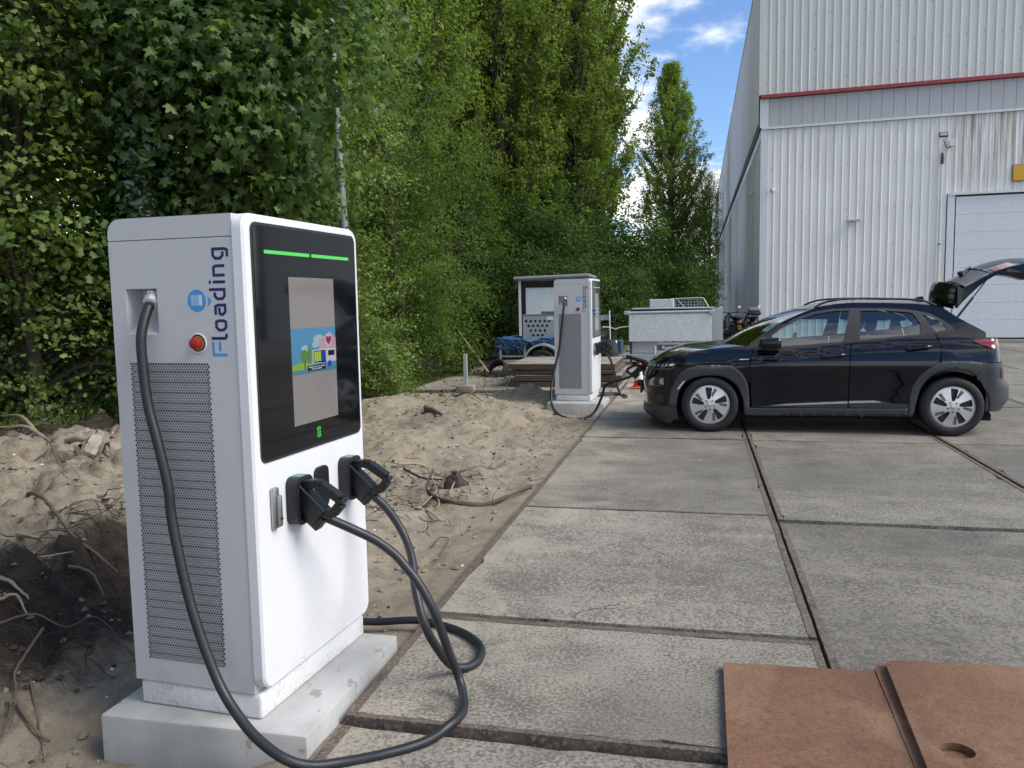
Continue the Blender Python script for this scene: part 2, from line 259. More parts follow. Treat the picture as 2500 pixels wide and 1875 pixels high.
# car
m = Mat('car_paint', rough=0.28, col=(0.0018, 0.0024, 0.007), coat=1.0, coat_rough=0.015, spec=0.05)
m = Mat('car_black', rough=0.25, col=(0.004, 0.004, 0.005), coat=0.8, spec=0.05)
plain('car_trim', (0.022, 0.022, 0.024), 0.5); plain('car_cladding', (0.050, 0.054, 0.060), 0.5); plain('car_sill', (0.030, 0.033, 0.037), 0.45)
plain('car_under', (0.004, 0.004, 0.004), 0.9); plain('car_seat', (0.014, 0.017, 0.026), 0.8)
plain('alloy', (0.74, 0.74, 0.73), 0.32, 0.7); plain('alloy_dark', (0.045, 0.045, 0.047), 0.45, 0.3); plain('strip_silver', (0.70, 0.71, 0.72), 0.25, 0.9); plain('reflector_white', (0.72, 0.72, 0.70), 0.4)
m = Mat('lamp_red', rough=0.08, col=(0.20, 0.006, 0.010), coat=1.0); m = Mat('lamp_clear', rough=0.12, col=(0.33, 0.34, 0.34), coat=1.0); m = Mat('lamp_dark', rough=0.1, col=(0.02, 0.022, 0.022), coat=1.0); plain('lamp_led', (0.75, 0.77, 0.75), 0.2)
def glassmat(name, tint, refl=1.0):
    m = bpy.data.materials.new(name); m.use_nodes = True; t = m.node_tree; t.nodes.clear()
    o = t.nodes.new('ShaderNodeOutputMaterial'); a = t.nodes.new('ShaderNodeBsdfTransparent'); a.inputs[0].default_value = (*tint, 1)
    g = t.nodes.new('ShaderNodeBsdfGlossy'); g.inputs['Roughness'].default_value = 0.01; g.inputs['Color'].default_value = (1, 1, 1, 1)
    f = t.nodes.new('ShaderNodeFresnel'); f.inputs['IOR'].default_value = 2.05 * refl
    x = t.nodes.new('ShaderNodeMixShader'); t.links.new(f.outputs[0], x.inputs[0]); t.links.new(a.outputs[0], x.inputs[1]); t.links.new(g.outputs[0], x.inputs[2]); t.links.new(x.outputs[0], o.inputs[0]); MATS[name] = m
glassmat('car_glass', (0.62, 0.78, 0.80)); glassmat('car_glass_dark', (0.06, 0.07, 0.08))

# ------------------------------------------------------------------ mesh helpers
def mesh_obj(name, me, mat, parent=None, loc=None):
    o = bpy.data.objects.new(name, me); COL.objects.link(o)
    if mat and not me.materials: me.materials.append(MATS[mat])
    if parent: o.parent = parent
    if loc: o.location = loc
    return o
def smooth(me, ang=None):
    me.polygons.foreach_set('use_smooth', [True] * len(me.polygons))
    if ang is not None: me.set_sharp_from_angle(angle=R(ang))
def tag(o, label=None, cat=None, group=None, kind=None):
    if label: o['label'] = label
    if cat: o['category'] = cat
    if group: o['group'] = group
    if kind: o['kind'] = kind
    return o
def empty(name, loc=(0, 0, 0), rz=0.0, label=None, cat=None, group=None, kind=None, parent=None):
    o = bpy.data.objects.new(name, None); COL.objects.link(o); o.location = loc; o.rotation_euler = (0, 0, rz); o.empty_display_size = 0.1
    if parent: o.parent = parent
    return tag(o, label, cat, group, kind)
def copy_tree(o, parent=None):
    c = o.copy(); COL.objects.link(c); c.parent = parent
    for ch in list(o.children): copy_tree(ch, c)
    return c
class MB:
    def __init__(s): s.v = []; s.f = []
    def add(s, vs_, fs):
        n = len(s.v); s.v += [tuple(map(float, p)) for p in vs_]; s.f += [tuple(i + n for i in f) for f in fs]; return s
    def box(s, x0, x1, y0, y1, z0, z1):
        return s.add([(x0, y0, z0), (x1, y0, z0), (x1, y1, z0), (x0, y1, z0), (x0, y0, z1), (x1, y0, z1), (x1, y1, z1), (x0, y1, z1)],
                     [(0, 3, 2, 1), (4, 5, 6, 7), (0, 1, 5, 4), (1, 2, 6, 5), (2, 3, 7, 6), (3, 0, 4, 7)])
    def rbox(s, x0, x1, y0, y1, z0, z1, r=0.01, seg=2):
        bm = bmesh.new(); bmesh.ops.create_cube(bm, size=1.0)
        for q in bm.verts: q.co = Vector(((x0 + x1) / 2 + q.co.x * (x1 - x0), (y0 + y1) / 2 + q.co.y * (y1 - y0), (z0 + z1) / 2 + q.co.z * (z1 - z0)))
        bmesh.ops.bevel(bm, geom=list(bm.edges), offset=r, segments=seg, profile=0.5, affect='EDGES')
        bm.verts.index_update(); s.add([q.co for q in bm.verts], [[q.index for q in f.verts] for f in bm.faces]); bm.free(); return s
    def prism(s, pts, axis, a, b):
        """2D outline extruded along an axis: 'x' -> pts (y,z), 'y' -> (x,z), 'z' -> (x,y)"""
        n = len(pts)
        def P(p, t): return {'x': (t, p[0], p[1]), 'y': (p[0], t, p[1]), 'z': (p[0], p[1], t)}[axis]
        return s.add([P(p, a) for p in pts] + [P(p, b) for p in pts], [tuple(range(n)), tuple(range(2 * n - 1, n - 1, -1))] + [(i, i + n, (i + 1) % n + n, (i + 1) % n) for i in range(n)])
    def tube(s, path, r, n=8, cap=True):
        P = [Vector(p) for p in path]; k = len(P); rs = r if hasattr(r, '__len__') else [r] * k
        t0 = (P[1] - P[0]).normalized(); ref = Vector((0, 0, 1)) if abs(t0.z) < 0.9 else Vector((1, 0, 0)); nn = t0.cross(ref).normalized(); vs_ = []
        for i in range(k):
            t = (P[min(i + 1, k - 1)] - P[max(i - 1, 0)]).normalized(); nn = (nn - t * nn.dot(t)); nn = nn.normalized() if nn.length > 1e-6 else t.orthogonal().normalized(); b = t.cross(nn)
            vs_ += [P[i] + (nn * math.cos(2 * math.pi * j / n) + b * math.sin(2 * math.pi * j / n)) * rs[i] for j in range(n)]
        fs = [(i * n + j, i * n + (j + 1) % n, (i + 1) * n + (j + 1) % n, (i + 1) * n + j) for i in range(k - 1) for j in range(n)]
        if cap: fs += [tuple(range(n - 1, -1, -1)), tuple((k - 1) * n + j for j in range(n))]
        return s.add(vs_, fs)
    def lathe(s, prof, axis, c, n=24, close=False, cap=True):
        """prof: (radius, along) turned about an axis through c"""
        vs_ = []; k = len(prof)
        for (r, h) in prof:
            for j in range(n):
                a = 2 * math.pi * j / n; ca, sa = r * math.cos(a), r * math.sin(a)
                vs_.append({'x': (c[0] + h, c[1] + ca, c[2] + sa), 'y': (c[0] + ca, c[1] + h, c[2] + sa), 'z': (c[0] + ca, c[1] + sa, c[2] + h)}[axis])
        fs = [(i * n + j, i * n + (j + 1) % n, (i + 1) * n + (j + 1) % n, (i + 1) * n + j) for i in range(k - 1 + (1 if close else 0)) for j in range(n)]
        fs = [tuple(q % (k * n) for q in f) for f in fs]
        if not close and cap:
            if prof[0][0] > 1e-4: fs.append(tuple(range(n)))
            if prof[-1][0] > 1e-4: fs.append(tuple((k - 1) * n + j for j in range(n)))
        return s.add(vs_, fs)
    def mesh(s, name, sm=None, fix=True):
        me = bpy.data.meshes.new(name); me.from_pydata(s.v, [], s.f); me.update()
        if fix:
            bm = bmesh.new(); bm.from_mesh(me); bmesh.ops.recalc_face_normals(bm, faces=bm.faces); bm.to_mesh(me); bm.free()
        if sm is not None: smooth(me, sm)
        return me
    def build(s, name, mat, parent=None, sm=None, loc=None, fix=True): return mesh_obj(name, s.mesh(name, sm, fix), mat, parent, loc)
def rrect(x0, x1, y0, y1, r, n=5):
    out = []
    for cx, cy_, a0 in ((x1 - r, y1 - r, 0), (x0 + r, y1 - r, 90), (x0 + r, y0 + r, 180), (x1 - r, y0 + r, 270)):
        out += [(cx + r * math.cos(R(a0 + 90 * i / n)), cy_ + r * math.sin(R(a0 + 90 * i / n))) for i in range(n + 1)]
    return out
def spline(pts, per=8):
    """Catmull-Rom through points"""
    P = [Vector(p) for p in pts]; P = [P[0] * 2 - P[1]] + P + [P[-1] * 2 - P[-2]]; out = []
    for i in range(1, len(P) - 2):
        for j in range(per):
            t = j / per; a, b, c_, d = P[i - 1:i + 3]
            out.append(0.5 * ((2 * b) + (c_ - a) * t + (2 * a - 5 * b + 4 * c_ - d) * t * t + (3 * b - a - 3 * c_ + d) * t ** 3))
    out.append(P[-2]); return out
def bar(mb, a, b, w, h=None):
    """square bar from a to b"""
    a, b = Vector(a), Vector(b); h = h or w; t = (b - a).normalized(); s_ = t.cross(Vector((0, 0, 1))); s_ = s_.normalized() if s_.length > 1e-4 else Vector((1, 0, 0)); u = s_.cross(t)
    q = [(-w / 2, -h / 2), (w / 2, -h / 2), (w / 2, h / 2), (-w / 2, h / 2)]
    return mb.add([a + s_ * x + u * y for x, y in q] + [b + s_ * x + u * y for x, y in q], [(0, 1, 2, 3), (7, 6, 5, 4), (0, 4, 5, 1), (1, 5, 6, 2), (2, 6, 7, 3), (3, 7, 4, 0)])
def stroke(mb, pts, w, axis, t0, t1):
    """mitred ribbon of width w along a 2D polyline, extruded a hair so that it is a real decal"""
    P = [Vector(p) for p in pts]; k = len(P); L = []; Rr = []
    for i in range(k):
        d0 = (P[i] - P[i - 1]).normalized() if i > 0 else (P[1] - P[0]).normalized(); d1 = (P[i + 1] - P[i]).normalized() if i < k - 1 else d0
        n0 = Vector((-d0.y, d0.x)); n1 = Vector((-d1.y, d1.x)); mm = (n0 + n1); mm = mm.normalized() if mm.length > 1e-5 else n0
        sc = w / 2 / max(0.35, mm.dot(n0)); L.append(P[i] + mm * sc); Rr.append(P[i] - mm * sc)
    for i in range(k - 1): mb.prism([tuple(L[i]), tuple(L[i + 1]), tuple(Rr[i + 1]), tuple(Rr[i])], axis, t0, t1)
    return mb
def text_mesh(name, body, size, mat, parent, M, extrude=0.001, bold=0.0):
    cu = bpy.data.curves.new(name, 'FONT'); cu.body = body; cu.size = size; cu.extrude = extrude; cu.offset = bold; cu.align_x = 'CENTER'; cu.align_y = 'CENTER'; cu.resolution_u = 3
    o = bpy.data.objects.new(name + "_src", cu); COL.objects.link(o); dg = bpy.context.evaluated_depsgraph_get(); me = bpy.data.meshes.new_from_object(o.evaluated_get(dg)); bpy.data.objects.remove(o); bpy.data.curves.remove(cu)
    me.materials.clear(); me.name = name; o = mesh_obj(name, me, mat, parent); o.matrix_local = M; return o

def vnoise(x, y, seed=0):
    """smooth value noise, numpy"""
    xi = np.floor(x).astype(np.int64); yi = np.floor(y).astype(np.int64); fx = x - xi; fy = y - yi; fx = fx * fx * (3 - 2 * fx); fy = fy * fy * (3 - 2 * fy)
    def h(a, b):
        n = (a * 374761393 + b * 668265263 + seed * 1442695041) & 0x7fffffff; n = ((n ^ (n >> 13)) * 1274126177) & 0x7fffffff; return ((n ^ (n >> 16)) & 0xffff) / 65535.0
    return (h(xi, yi) * (1 - fx) + h(xi + 1, yi) * fx) * (1 - fy) + (h(xi, yi + 1) * (1 - fx) + h(xi + 1, yi + 1) * fx) * fy
def fbm(x, y, o=4, seed=0):
    s_ = 0; a = 0.5
    for i in range(o): s_ = s_ + a * vnoise(x * 2 ** i, y * 2 ** i, seed + i); a *= 0.5
    return s_

# ================================================================== SETTING
# ---- ground sheet to the horizon
g = MB().add([(-600, -600, -0.42), (600, -600, -0.42), (600, 900, -0.42), (-600, 900, -0.42)], [(0, 1, 2, 3)]).build('ground', 'soil'); tag(g, kind='structure')
g = MB().add([(-1.34, -40, -0.14), (70, -40, -0.14), (70, 125, -0.14), (-1.34, 125, -0.14)], [(0, 1, 2, 3)]).build('yard', 'concrete_yard'); tag(g, kind='structure')

# ---- the dug-up sand strip and the soil under the trees: one height function, two sheets
BANK_Y = [-6, 0.5, 2.0, 2.8, 3.5, 4.6, 6.0, 8.0, 10.0, 13.0, 16, 40]
BANK_X = [-2.9, -2.75, -2.62, -2.72, -2.55, -2.75, -3.5, -4.6, -5.2, -5.6, -5.8, -6.0]
BANK_H = [0.30, 0.42, 0.48, 0.46, 0.46, 0.42, 0.36, 0.26, 0.16, 0.10, 0.08, 0.05]
MOUNDS = [(-4.5, 11.1, 0.30, 0.9, 0.8), (-3.3, 12.0, 0.26, 0.7, 0.6), (-2.65, 13.2, 0.26, 0.7, 0.45), (-2.7, 10.2, 0.20, 0.6, 0.7), (-3.6, 8.4, 0.16, 0.8, 0.9), (-3.5, 10.4, 0.16, 0.4, 0.5), (-4.2, 9.0, 0.2, 0.7, 0.6), (-2.9, 5.6, 0.10, 0.7, 0.8), (-2.0, 4.9, -0.05, 0.5, 0.7), (-2.2, 8.0, -0.03, 0.6, 1.2), (-3.1, 9.9, -0.05, 0.5, 0.5)]
def sst(t): t = np.clip(t, 0, 1); return t * t * (3 - 2 * t)
def sand_h(x, y):
    x = np.asarray(x, float); y = np.asarray(y, float)
    wob = (fbm(x * 1.1 + 7, y * 1.1, 3, 5) - 0.45) * 0.5
    bx = np.interp(y, BANK_Y, BANK_X) + wob; bh = np.interp(y, BANK_Y, BANK_H)
    s = bx - x
    z = -0.06 + bh * sst(s / 0.85) + 0.05 * np.clip(s - 0.6, 0, 3)
    z = z + (fbm(x * 1.6, y * 1.6, 4, 21) - 0.47) * 0.26 * sst((-1.45 - x) / 0.6)
    z = z + (fbm(x * 7.0, y * 7.0, 3, 31) - 0.44) * 0.10 * sst((-1.40 - x) / 0.4) + np.maximum(0, vnoise(x * 11, y * 11, 3) - 0.72) * 0.09 * sst((-1.6 - x) / 0.4)
    bk = sst((s + 0.05) / 0.4) * sst((9.5 - y) / 2.0)
    rg_ = np.abs(fbm(x * 2.6 + 3, y * 2.6, 4, 71) - 0.47); z = z + bk * (0.13 - 0.95 * np.maximum(0, 0.16 - rg_)) * 0.9 + bk * (fbm(x * 9, y * 9, 3, 81) - 0.44) * 0.12
    for (mx, my, a, rx, ry) in MOUNDS: z = z + a * np.exp(-((x - mx) / rx) ** 2 - ((y - my) / ry) ** 2)
    # trodden pit round the near plinth, and level ground by the far one
    z = z - 0.10 * np.exp(-((x + 1.95) / 0.55) ** 2 - ((y - 2.25) / 0.55) ** 2)
    pw = sst(1.0 - np.maximum(np.abs(x + 1.81) / 0.62, np.abs(y - 12.55) / 0.62)); z = z * (1 - pw) - 0.13 * pw
    pw = sst((1.25 - np.maximum(np.abs(x + 1.81) / 0.5, np.abs(y - 3.0) / 0.5)) / 0.3); z = z * (1 - pw) - 0.14 * pw
    e = sst((x + 1.75) / 0.35); z = z * (1 - e) + (-0.035 + 0.045 * np.clip(fbm(x * 3, y * 3, 3, 9) - 0.5, -0.3, 1)) * e
    far = sst((y - 13.6) / 0.9); z = z * (1 - far) + (-0.035 + 0.05 * (fbm(x * 2, y * 2, 3, 3) - 0.45) + 0.12 * sst((-5.6 - x) / 1.5)) * far
    return z
def soil_amt(x, y):
    bx = np.interp(y, BANK_Y, BANK_X); s = bx - x
    a = np.exp(-((s - 0.38) / 0.46) ** 2) * np.interp(y, [0, 1.6, 2.4, 4.6, 5.6, 7], [0.4, 0.65, 0.95, 0.7, 0.35, 0.1]); a = np.maximum(a, 0.34 * sst((s + 0.1) / 0.4) * sst((8.5 - y) / 2.0))
    a = np.maximum(a, sst((y - 13.9) / 0.7) * 0.95); a = np.maximum(a, sst((-5.2 - x - 0.12 * (y - 6)) / 0.9) * 0.9)
    for (cx_, cy_, w) in ((-2.95, 6.6, 0.5), (-3.6, 9.3, 0.5), (-2.4, 7.3, 0.28), (-4.6, 5.2, 0.45)): a = np.maximum(a, 0.55 * np.exp(-((x - cx_) / w) ** 2 - ((y - cy_) / (w * 0.7)) ** 2))
    return np.clip(a, 0, 1)
def sheet(name, x0, x1, y0, y1, step, mat, dz=0.0, hole=None):
    nx = int((x1 - x0) / step) + 1; ny = int((y1 - y0) / step) + 1
    X, Y = np.meshgrid(np.linspace(x0, x1, nx), np.linspace(y0, y1, ny)); Z = sand_h(X, Y) + dz
    me = bpy.data.meshes.new(name); V = np.stack([X, Y, Z], -1).reshape(-1, 3)
    i = np.arange(nx * ny).reshape(ny, nx); F = np.stack([i[:-1, :-1], i[:-1, 1:], i[1:, 1:], i[1:, :-1]], -1).reshape(-1, 4)
    if hole is not None:
        cxm = V[F].mean(1); F = F[~((cxm[:, 0] > hole[0]) & (cxm[:, 0] < hole[1]) & (cxm[:, 1] > hole[2]) & (cxm[:, 1] < hole[3]))]
    me.vertices.add(len(V)); me.vertices.foreach_set('co', V.ravel()); me.loops.add(F.size); me.loops.foreach_set('vertex_index', F.ravel().astype(np.int32))
    me.polygons.add(len(F)); me.polygons.foreach_set('loop_start', np.arange(0, F.size, 4, dtype=np.int32)); me.update(calc_edges=True); smooth(me)
    at = me.attributes.new('soil', 'FLOAT', 'POINT'); at.data.foreach_set('value', soil_amt(X, Y).ravel().astype(np.float32))
    return mesh_obj(name, me, mat)
tag(sheet('sand', -8.0, -1.345, 0.3, 14.4, 0.032, 'sand'), kind='structure')
tag(sheet('terrain', -30.0, -1.36, -20.0, 110.0, 0.35, 'sand', -0.012, hole=(-7.8, -1.3, 0.6, 14.2)), kind='structure')

# ---- concrete slabs with rusted steel edging, each slab its own piece
pav = empty('pavement', kind='structure')
def slab(x0, x1, y0, y1, top=0.0, edged=False, jog=0):
    """concrete slab with a chipped, uneven outline; near ones keep steel strips along their long sides"""
    w = 0.034 if edged else 0.0; rj = random.Random(int(x0 * 131 + y0 * 977)); a0, a1 = x0 + w, x1 - w; pts = []
    def run(pa, pb, amp):
        k = max(2, int(math.hypot(pb[0] - pa[0], pb[1] - pa[1]) / 0.09)) if y0 < 16 else 2; nx, ny = -(pb[1] - pa[1]), pb[0] - pa[0]; l = math.hypot(nx, ny); nx /= l; ny /= l; chip = 0.0
        for i in range(k):
            t = i / k; chip = max(0.0, chip * 0.5 + (rj.uniform(0, 0.03) if rj.random() < 0.07 else 0.0)); d = (rj.uniform(0, amp) + chip) if i else amp; pts.append((pa[0] + (pb[0] - pa[0]) * t + nx * d, pa[1] + (pb[1] - pa[1]) * t + ny * d))
    wa = 0.028 if jog in (1, 3) else 0.0; wb = 0.045 if jog in (2, 3) else 0.0
    run((a0, y0 + wa), (a1, y0 + wa), 0.008); run((a1, y0 + wa), (a1, y1 - wb), 0.004); run((a1, y1 - wb), (a0, y1 - wb), 0.008); run((a0, y1 - wb), (a0, y0 + wa), 0.004)
    o = MB().prism(pts, 'z', -0.14, top).build('concrete_slab', 'concrete_slab', pav)
    if edged:
        z1 = top + 0.003
        for xa, xb in ((x0, a0 + 0.004), (a1 - 0.004, x1)):
            P = []; k = int((y1 - y0) / 0.15)
            for i in range(k + 1): P.append((xa + (rj.uniform(0, 0.004) if xa == x0 else 0), y0 + (y1 - y0) * i / k))
            for i in range(k, -1, -1): P.append((xb - (rj.uniform(0, 0.004) if xa != x0 else 0), y0 + (y1 - y0) * i / k))
            MB().prism(P, 'z', -0.139, z1 + rj.uniform(-0.001, 0.001)).build('steel_edge', 'rust_edge', o)
        if jog in (1, 3): MB().box(a0 + 0.005, a1 - 0.005, y0, y0 + wa, -0.139, z1 - 0.002).build('steel_edge', 'rust_edge', o)
        if jog in (2, 3): MB().box(a0 + 0.005, a1 - 0.005, y1 - wb, y1, -0.139, z1 - 0.002).build('steel_edge', 'rust_edge', o)
    return o
rs = random.Random(3)
# first column (along the sand), joints as in the photo
for a, b, t in ((1.2, 2.81, -0.028), (2.835, 3.895, 0.0), (3.92, 6.13, 0.006), (6.165, 9.46, 0.0), (9.49, 12.61, 0.004), (12.635, 15.8, 0.0), (15.83, 19.0, 0.004), (19.03, 22.2, 0.0), (22.23, 25.4, 0.003), (25.43, 28.6, 0.0)): slab(-1.34, 0.555, a, b, t, a < 13, 3 if 2.8 < a < 3 else (1 if 6 < a < 7 else 0))
for a, b, t in ((0.0, 2.9, 0.0), (2.93, 6.01, -0.008), (6.05, 9.46, 0.004), (9.49, 12.62, 0.0), (12.65, 15.8, 0.004), (15.83, 19.0, 0.0), (19.03, 22.2, 0.004), (22.23, 25.4, 0.0), (25.43, 28.6, 0.0)): slab(0.574, 2.60, a, b, t, a < 13)
xs = [2.635, 4.63, 6.62, 8.63, 10.62]; ys = [2.9, 6.05, 9.48, 12.63, 15.8, 19.0, 22.2, 25.4, 28.6]
for i in range(len(xs)):
    x0 = xs[i]; x1 = x0 + 1.97
    for j in range(len(ys) - 1):
        if x0 > 0.62 * ys[j + 1] + 1.2: continue
        slab(x0, x1, ys[j] + 0.015, ys[j + 1] - 0.015, rs.uniform(-0.004, 0.005), i < 1 and j < 4)
for x0, x1, ya in ((-3.36, -1.375, 14.45), (-5.36, -3.39, 14.6)):
    for j in range(5): slab(x0, x1, ya + j * 3.1, ya + j * 3.1 + 3.07, -0.02 + 0.004 * (j % 2))

# ---- plinths
def plinth(name, x0, x1, y0, y1, z0, z1, label, rz=0.0):
    o = MB().rbox(x0, x1, y0, y1, z0, z1, 0.012, 2).build(name, 'concrete_plinth', sm=40); tag(o, label, 'plinth', 'concrete plinths under the chargers'); return o
plinth('concrete_plinth', -2.235, -1.37, 2.575, 3.50, -0.30, 0.05, 'pale concrete plinth with damp patches under the nearest charging station')
plinth('concrete_plinth', -2.25, -1.375, 12.22, 13.05, -0.36, 0.05, 'white concrete plinth under the farther charging station by the car')

# ---- rusty road plates, lower right
def plate(pts, z0, z1, label, hole=None):
    bm = bmesh.new(); loops = [pts] + ([hole] if hole else [])
    V2 = [Vector(p) for l in loops for p in l]; E = []; k = 0
    for l in loops: E += [(k + i, k + (i + 1) % len(l)) for i in range(len(l))]; k += len(l)
    r = geometry.delaunay_2d_cdt(V2, E, [], 0, 1e-6); mb = MB(); P = r[0]; tri = r[2]
    def inside(p, poly):
        c_ = False; j = len(poly) - 1
        for i in range(len(poly)):
            if (poly[i][1] > p[1]) != (poly[j][1] > p[1]) and p[0] < (poly[j][0] - poly[i][0]) * (p[1] - poly[i][1]) / (poly[j][1] - poly[i][1]) + poly[i][0]: c_ = not c_
            j = i
        return c_
    fs = []
    for t in tri:
        c_ = (sum(P[i][0] for i in t) / 3, sum(P[i][1] for i in t) / 3)
        if inside(c_, pts) and not (hole and inside(c_, hole)): fs.append(tuple(t))
    n = len(P); mb.add([(p[0], p[1], z1) for p in P] + [(p[0], p[1], z0) for p in P], fs + [tuple(i + n for i in reversed(f)) for f in fs])
    k = 0
    for l in loops:
        n2 = len(l); mb.add([(x, y, z1) for x, y in l] + [(x, y, z0) for x, y in l], [(i, (i + 1) % n2, n2 + (i + 1) % n2, n2 + i) for i in range(n2)])
    bm.free(); me = mb.mesh('steel_plate', None); bm = bmesh.new(); bm.from_mesh(me); bmesh.ops.remove_doubles(bm, verts=bm.verts, dist=1e-5); bmesh.ops.recalc_face_normals(bm, faces=bm.faces); bm.to_mesh(me); bm.free()
    o = mesh_obj('steel_plate', me, 'rust_plate'); tag(o, label, 'steel plate', 'rusty steel road plates'); return o
plate([(0.115, 3.52), (0.10, 1.9), (0.70, 1.9), (0.73, 3.545)], 0.006, 0.030, 'flat rusty brown steel plate lying farthest left on the concrete slabs')
plate([(0.735, 3.56), (0.745, 3.60), (0.78, 3.615), (2.4, 3.70), (2.4, 1.9), (0.70, 1.9), (0.715, 2.84)], 0.008, 0.034, 'lower rusty steel plate of the stacked pair at bottom right, only its left edge showing')
hole = [(0.865 + 0.055 * math.cos(R(a)), 2.895 + 0.05 * math.sin(R(a))) for a in range(0, 360, 15)]
plate([(0.775, 3.535), (0.785, 3.585), (0.83, 3.605), (2.4, 3.68), (2.4, 1.95), (0.72, 1.95), (0.74, 2.79)], 0.037, 0.062, 'upper rusty steel plate with a round lifting hole, at the bottom right corner', hole)

# ================================================================== BUILDING
BX, BY = 2.26, 32.22
WR = -0.075                                        # the front wall swings a little towards the camera
bld = empty('warehouse', (BX, BY, 0), 0, 'large pale corrugated metal warehouse with red trim and a white sectional door', 'warehouse')
front = WR
def on_front(): return Matrix.Rotation(front, 4, 'Z')
def rib_sheet(name, width, pitch, depth, groove, h):
    """sheet seen from -Y, x 0..width, z 0..h: flat pans with narrow raised ribs"""
    mb = MB(); x = 0.0; prof = []
    while x < width - 1e-6:
        prof += [(x, 0), (x + pitch - groove, 0), (x + pitch - groove * 0.75, -depth), (x + pitch - groove * 0.25, -depth)]; x += pitch
    prof.append((width, 0)); n = len(prof)
    mb.add([(a, b, 0) for a, b in prof] + [(a, b, h) for a, b in prof], [(i, i + 1, n + i + 1, n + i) for i in range(n - 1)]); return mb.mesh(name, None, False)
def put(me, name, mat, M):
    o = bpy.data.objects.new(name, me); COL.objects.link(o); o.parent = bld; o.matrix_local = M
    if not me.materials: me.materials.append(MATS[mat])
    return o
FM = on_front()
def F(x, y, z): return FM @ Matrix.Translation((x, y, z))
low = rib_sheet('cladding_sheet', 1.044, 0.261, 0.024, 0.06, 7.72); lowd = rib_sheet('cladding_sheet', 1.044, 0.261, 0.024, 0.06, 7.72 - 5.08); upp = rib_sheet('cladding_sheet', 1.08, 0.27, 0.028, 0.07, 4.62)
DX0, DX1 = 6.47, 10.6
for i in range(17):
    x = 0.22 + i * 1.044
    if x + 1.044 <= DX0 - 0.05 or x > DX1: put(low, 'cladding_sheet', 'cladding_lower', F(x, 0, 0.0))
    elif x < DX0 - 0.05:
        put(rib_sheet('cladding_sheet', 0.783, 0.261, 0.024, 0.06, 7.72), 'cladding_sheet', 'cladding_lower', F(x, 0, 0)); put(rib_sheet('cladding_sheet', 0.261, 0.261, 0.024, 0.06, 2.64), 'cladding_sheet', 'cladding_lower', F(x + 0.783, 0, 5.08))
    else: put(lowd, 'cladding_sheet', 'cladding_lower', F(x, 0, 5.08))
for i in range(17): put(upp, 'cladding_sheet', 'cladding_upper', F(0.02 + i * 1.08, -0.06, 8.95))
tp = MB(); tp.box(0.004, 0.374, -0.012, 0.012, 0, 1.02); tpm = tp.mesh('skylight_panel')
for i in range(47): put(tpm, 'skylight_panel', 'translucent_panel', F(0.26 + i * 0.38, 0.01, 7.80))
MB().box(-0.04, 18.4, -0.17, -0.02, 8.83, 8.945).build('red_trim', 'trim_red', bld).matrix_local = FM
MB().box(0.0, 18.4, -0.10, -0.03, 7.725, 7.80).build('ledge_flashing', 'trim_white', bld).matrix_local = FM
MB().box(0.02, 18.4, 0.08, 0.16, 0.0, 13.5).build('wall_core', 'dark_gap', bld).matrix_local = FM
c_ = MB(); c_.box(-0.02, 0.215, -0.055, -0.01, 0.0, 7.74); c_.build('corner_trim', 'trim_white', bld).matrix_local = FM
c_ = MB(); c_.box(-0.06, 0.25, -0.03, 0.0, 7.81, 8.82); c_.box(-0.06, -0.03, 0.0, 0.3, 7.81, 8.82); c_.build('corner_trim', 'trim_white', bld).matrix_local = FM
c_ = MB(); c_.box(-0.10, 0.06, -0.115, -0.061, 8.95, 13.55); c_.box(-0.10, -0.045, -0.06, 0.03, 8.95, 13.55); c_.build('corner_trim', 'cladding_upper', bld).matrix_local = FM
# sectional door
secm = MB(); hh = 0.61
for a, b in ((0.0, 0.195), (0.203, 0.398), (0.406, 0.605)): secm.box(0.0, DX1 - DX0 - 0.12, 0, 0.03, a, b)
secm.box(0.002, DX1 - DX0 - 0.122, 0.006, 0.029, 0, 0.607); sec = secm.mesh('door_section')
dr = put(MB().box(0, DX1 - DX0, 0.03, 0.05, 0, 5.05).mesh('sectional_door'), 'sectional_door', 'dark_gap', F(DX0, 0.02, 0.0))
for k in range(8):
    o = bpy.data.objects.new('door_section', sec); COL.objects.link(o); o.parent = dr; o.location = (0.06, -0.02, 0.06 + k * 0.613)
sec.materials.append(MATS['door_white'])
fr = MB(); fr.box(DX0 - 0.22, DX0 + 0.01, -0.06, 0.10, 0.0, 5.06); fr.build('door_frame', 'trim_white', bld).matrix_local = FM
fr = MB(); fr.box(DX0 - 0.22, DX1 + 0.05, -0.10, -0.05, 5.02, 5.10); fr.build('lintel_flashing', 'trim_white', bld).matrix_local = FM
# side wall: cladding running away from the camera
def side_sheet(width, h, pitch, depth): return rib_sheet('side_sheet', width, pitch, depth, 0.12, h)
SM = lambda x, y, z: Matrix.Translation((x, y, z)) @ Matrix.Rotation(R(-90), 4, 'Z') @ Matrix.Scale(-1, 4, (1, 0, 0))
sl = side_sheet(3.0, 7.35, 0.5, 0.05); su = side_sheet(3.0, 5.6, 0.375, 0.05)
for k in range(26):
    put(sl, 'side_sheet', 'cladding_side', SM(0.02, 0.02 + k * 3.0, 0.0)); put(su, 'side_sheet', 'cladding_side_upper', SM(-0.10, 0.0 + k * 3.0, 7.95))
MB().box(-0.03, 0.06, 0.0, 78, 7.36, 7.70).build('side_flashing', 'trim_white', bld)
MB().box(-0.08, 0.05, 0.0, 78, 7.715, 7.94).build('side_shadow_gap', 'dark_gap', bld)  # dark strip painting the shadow line under the overhanging upper sheets
MB().box(-0.16, 0.02, -0.06, 78, 13.50, 13.62).build('eaves_trim', 'screw', bld)
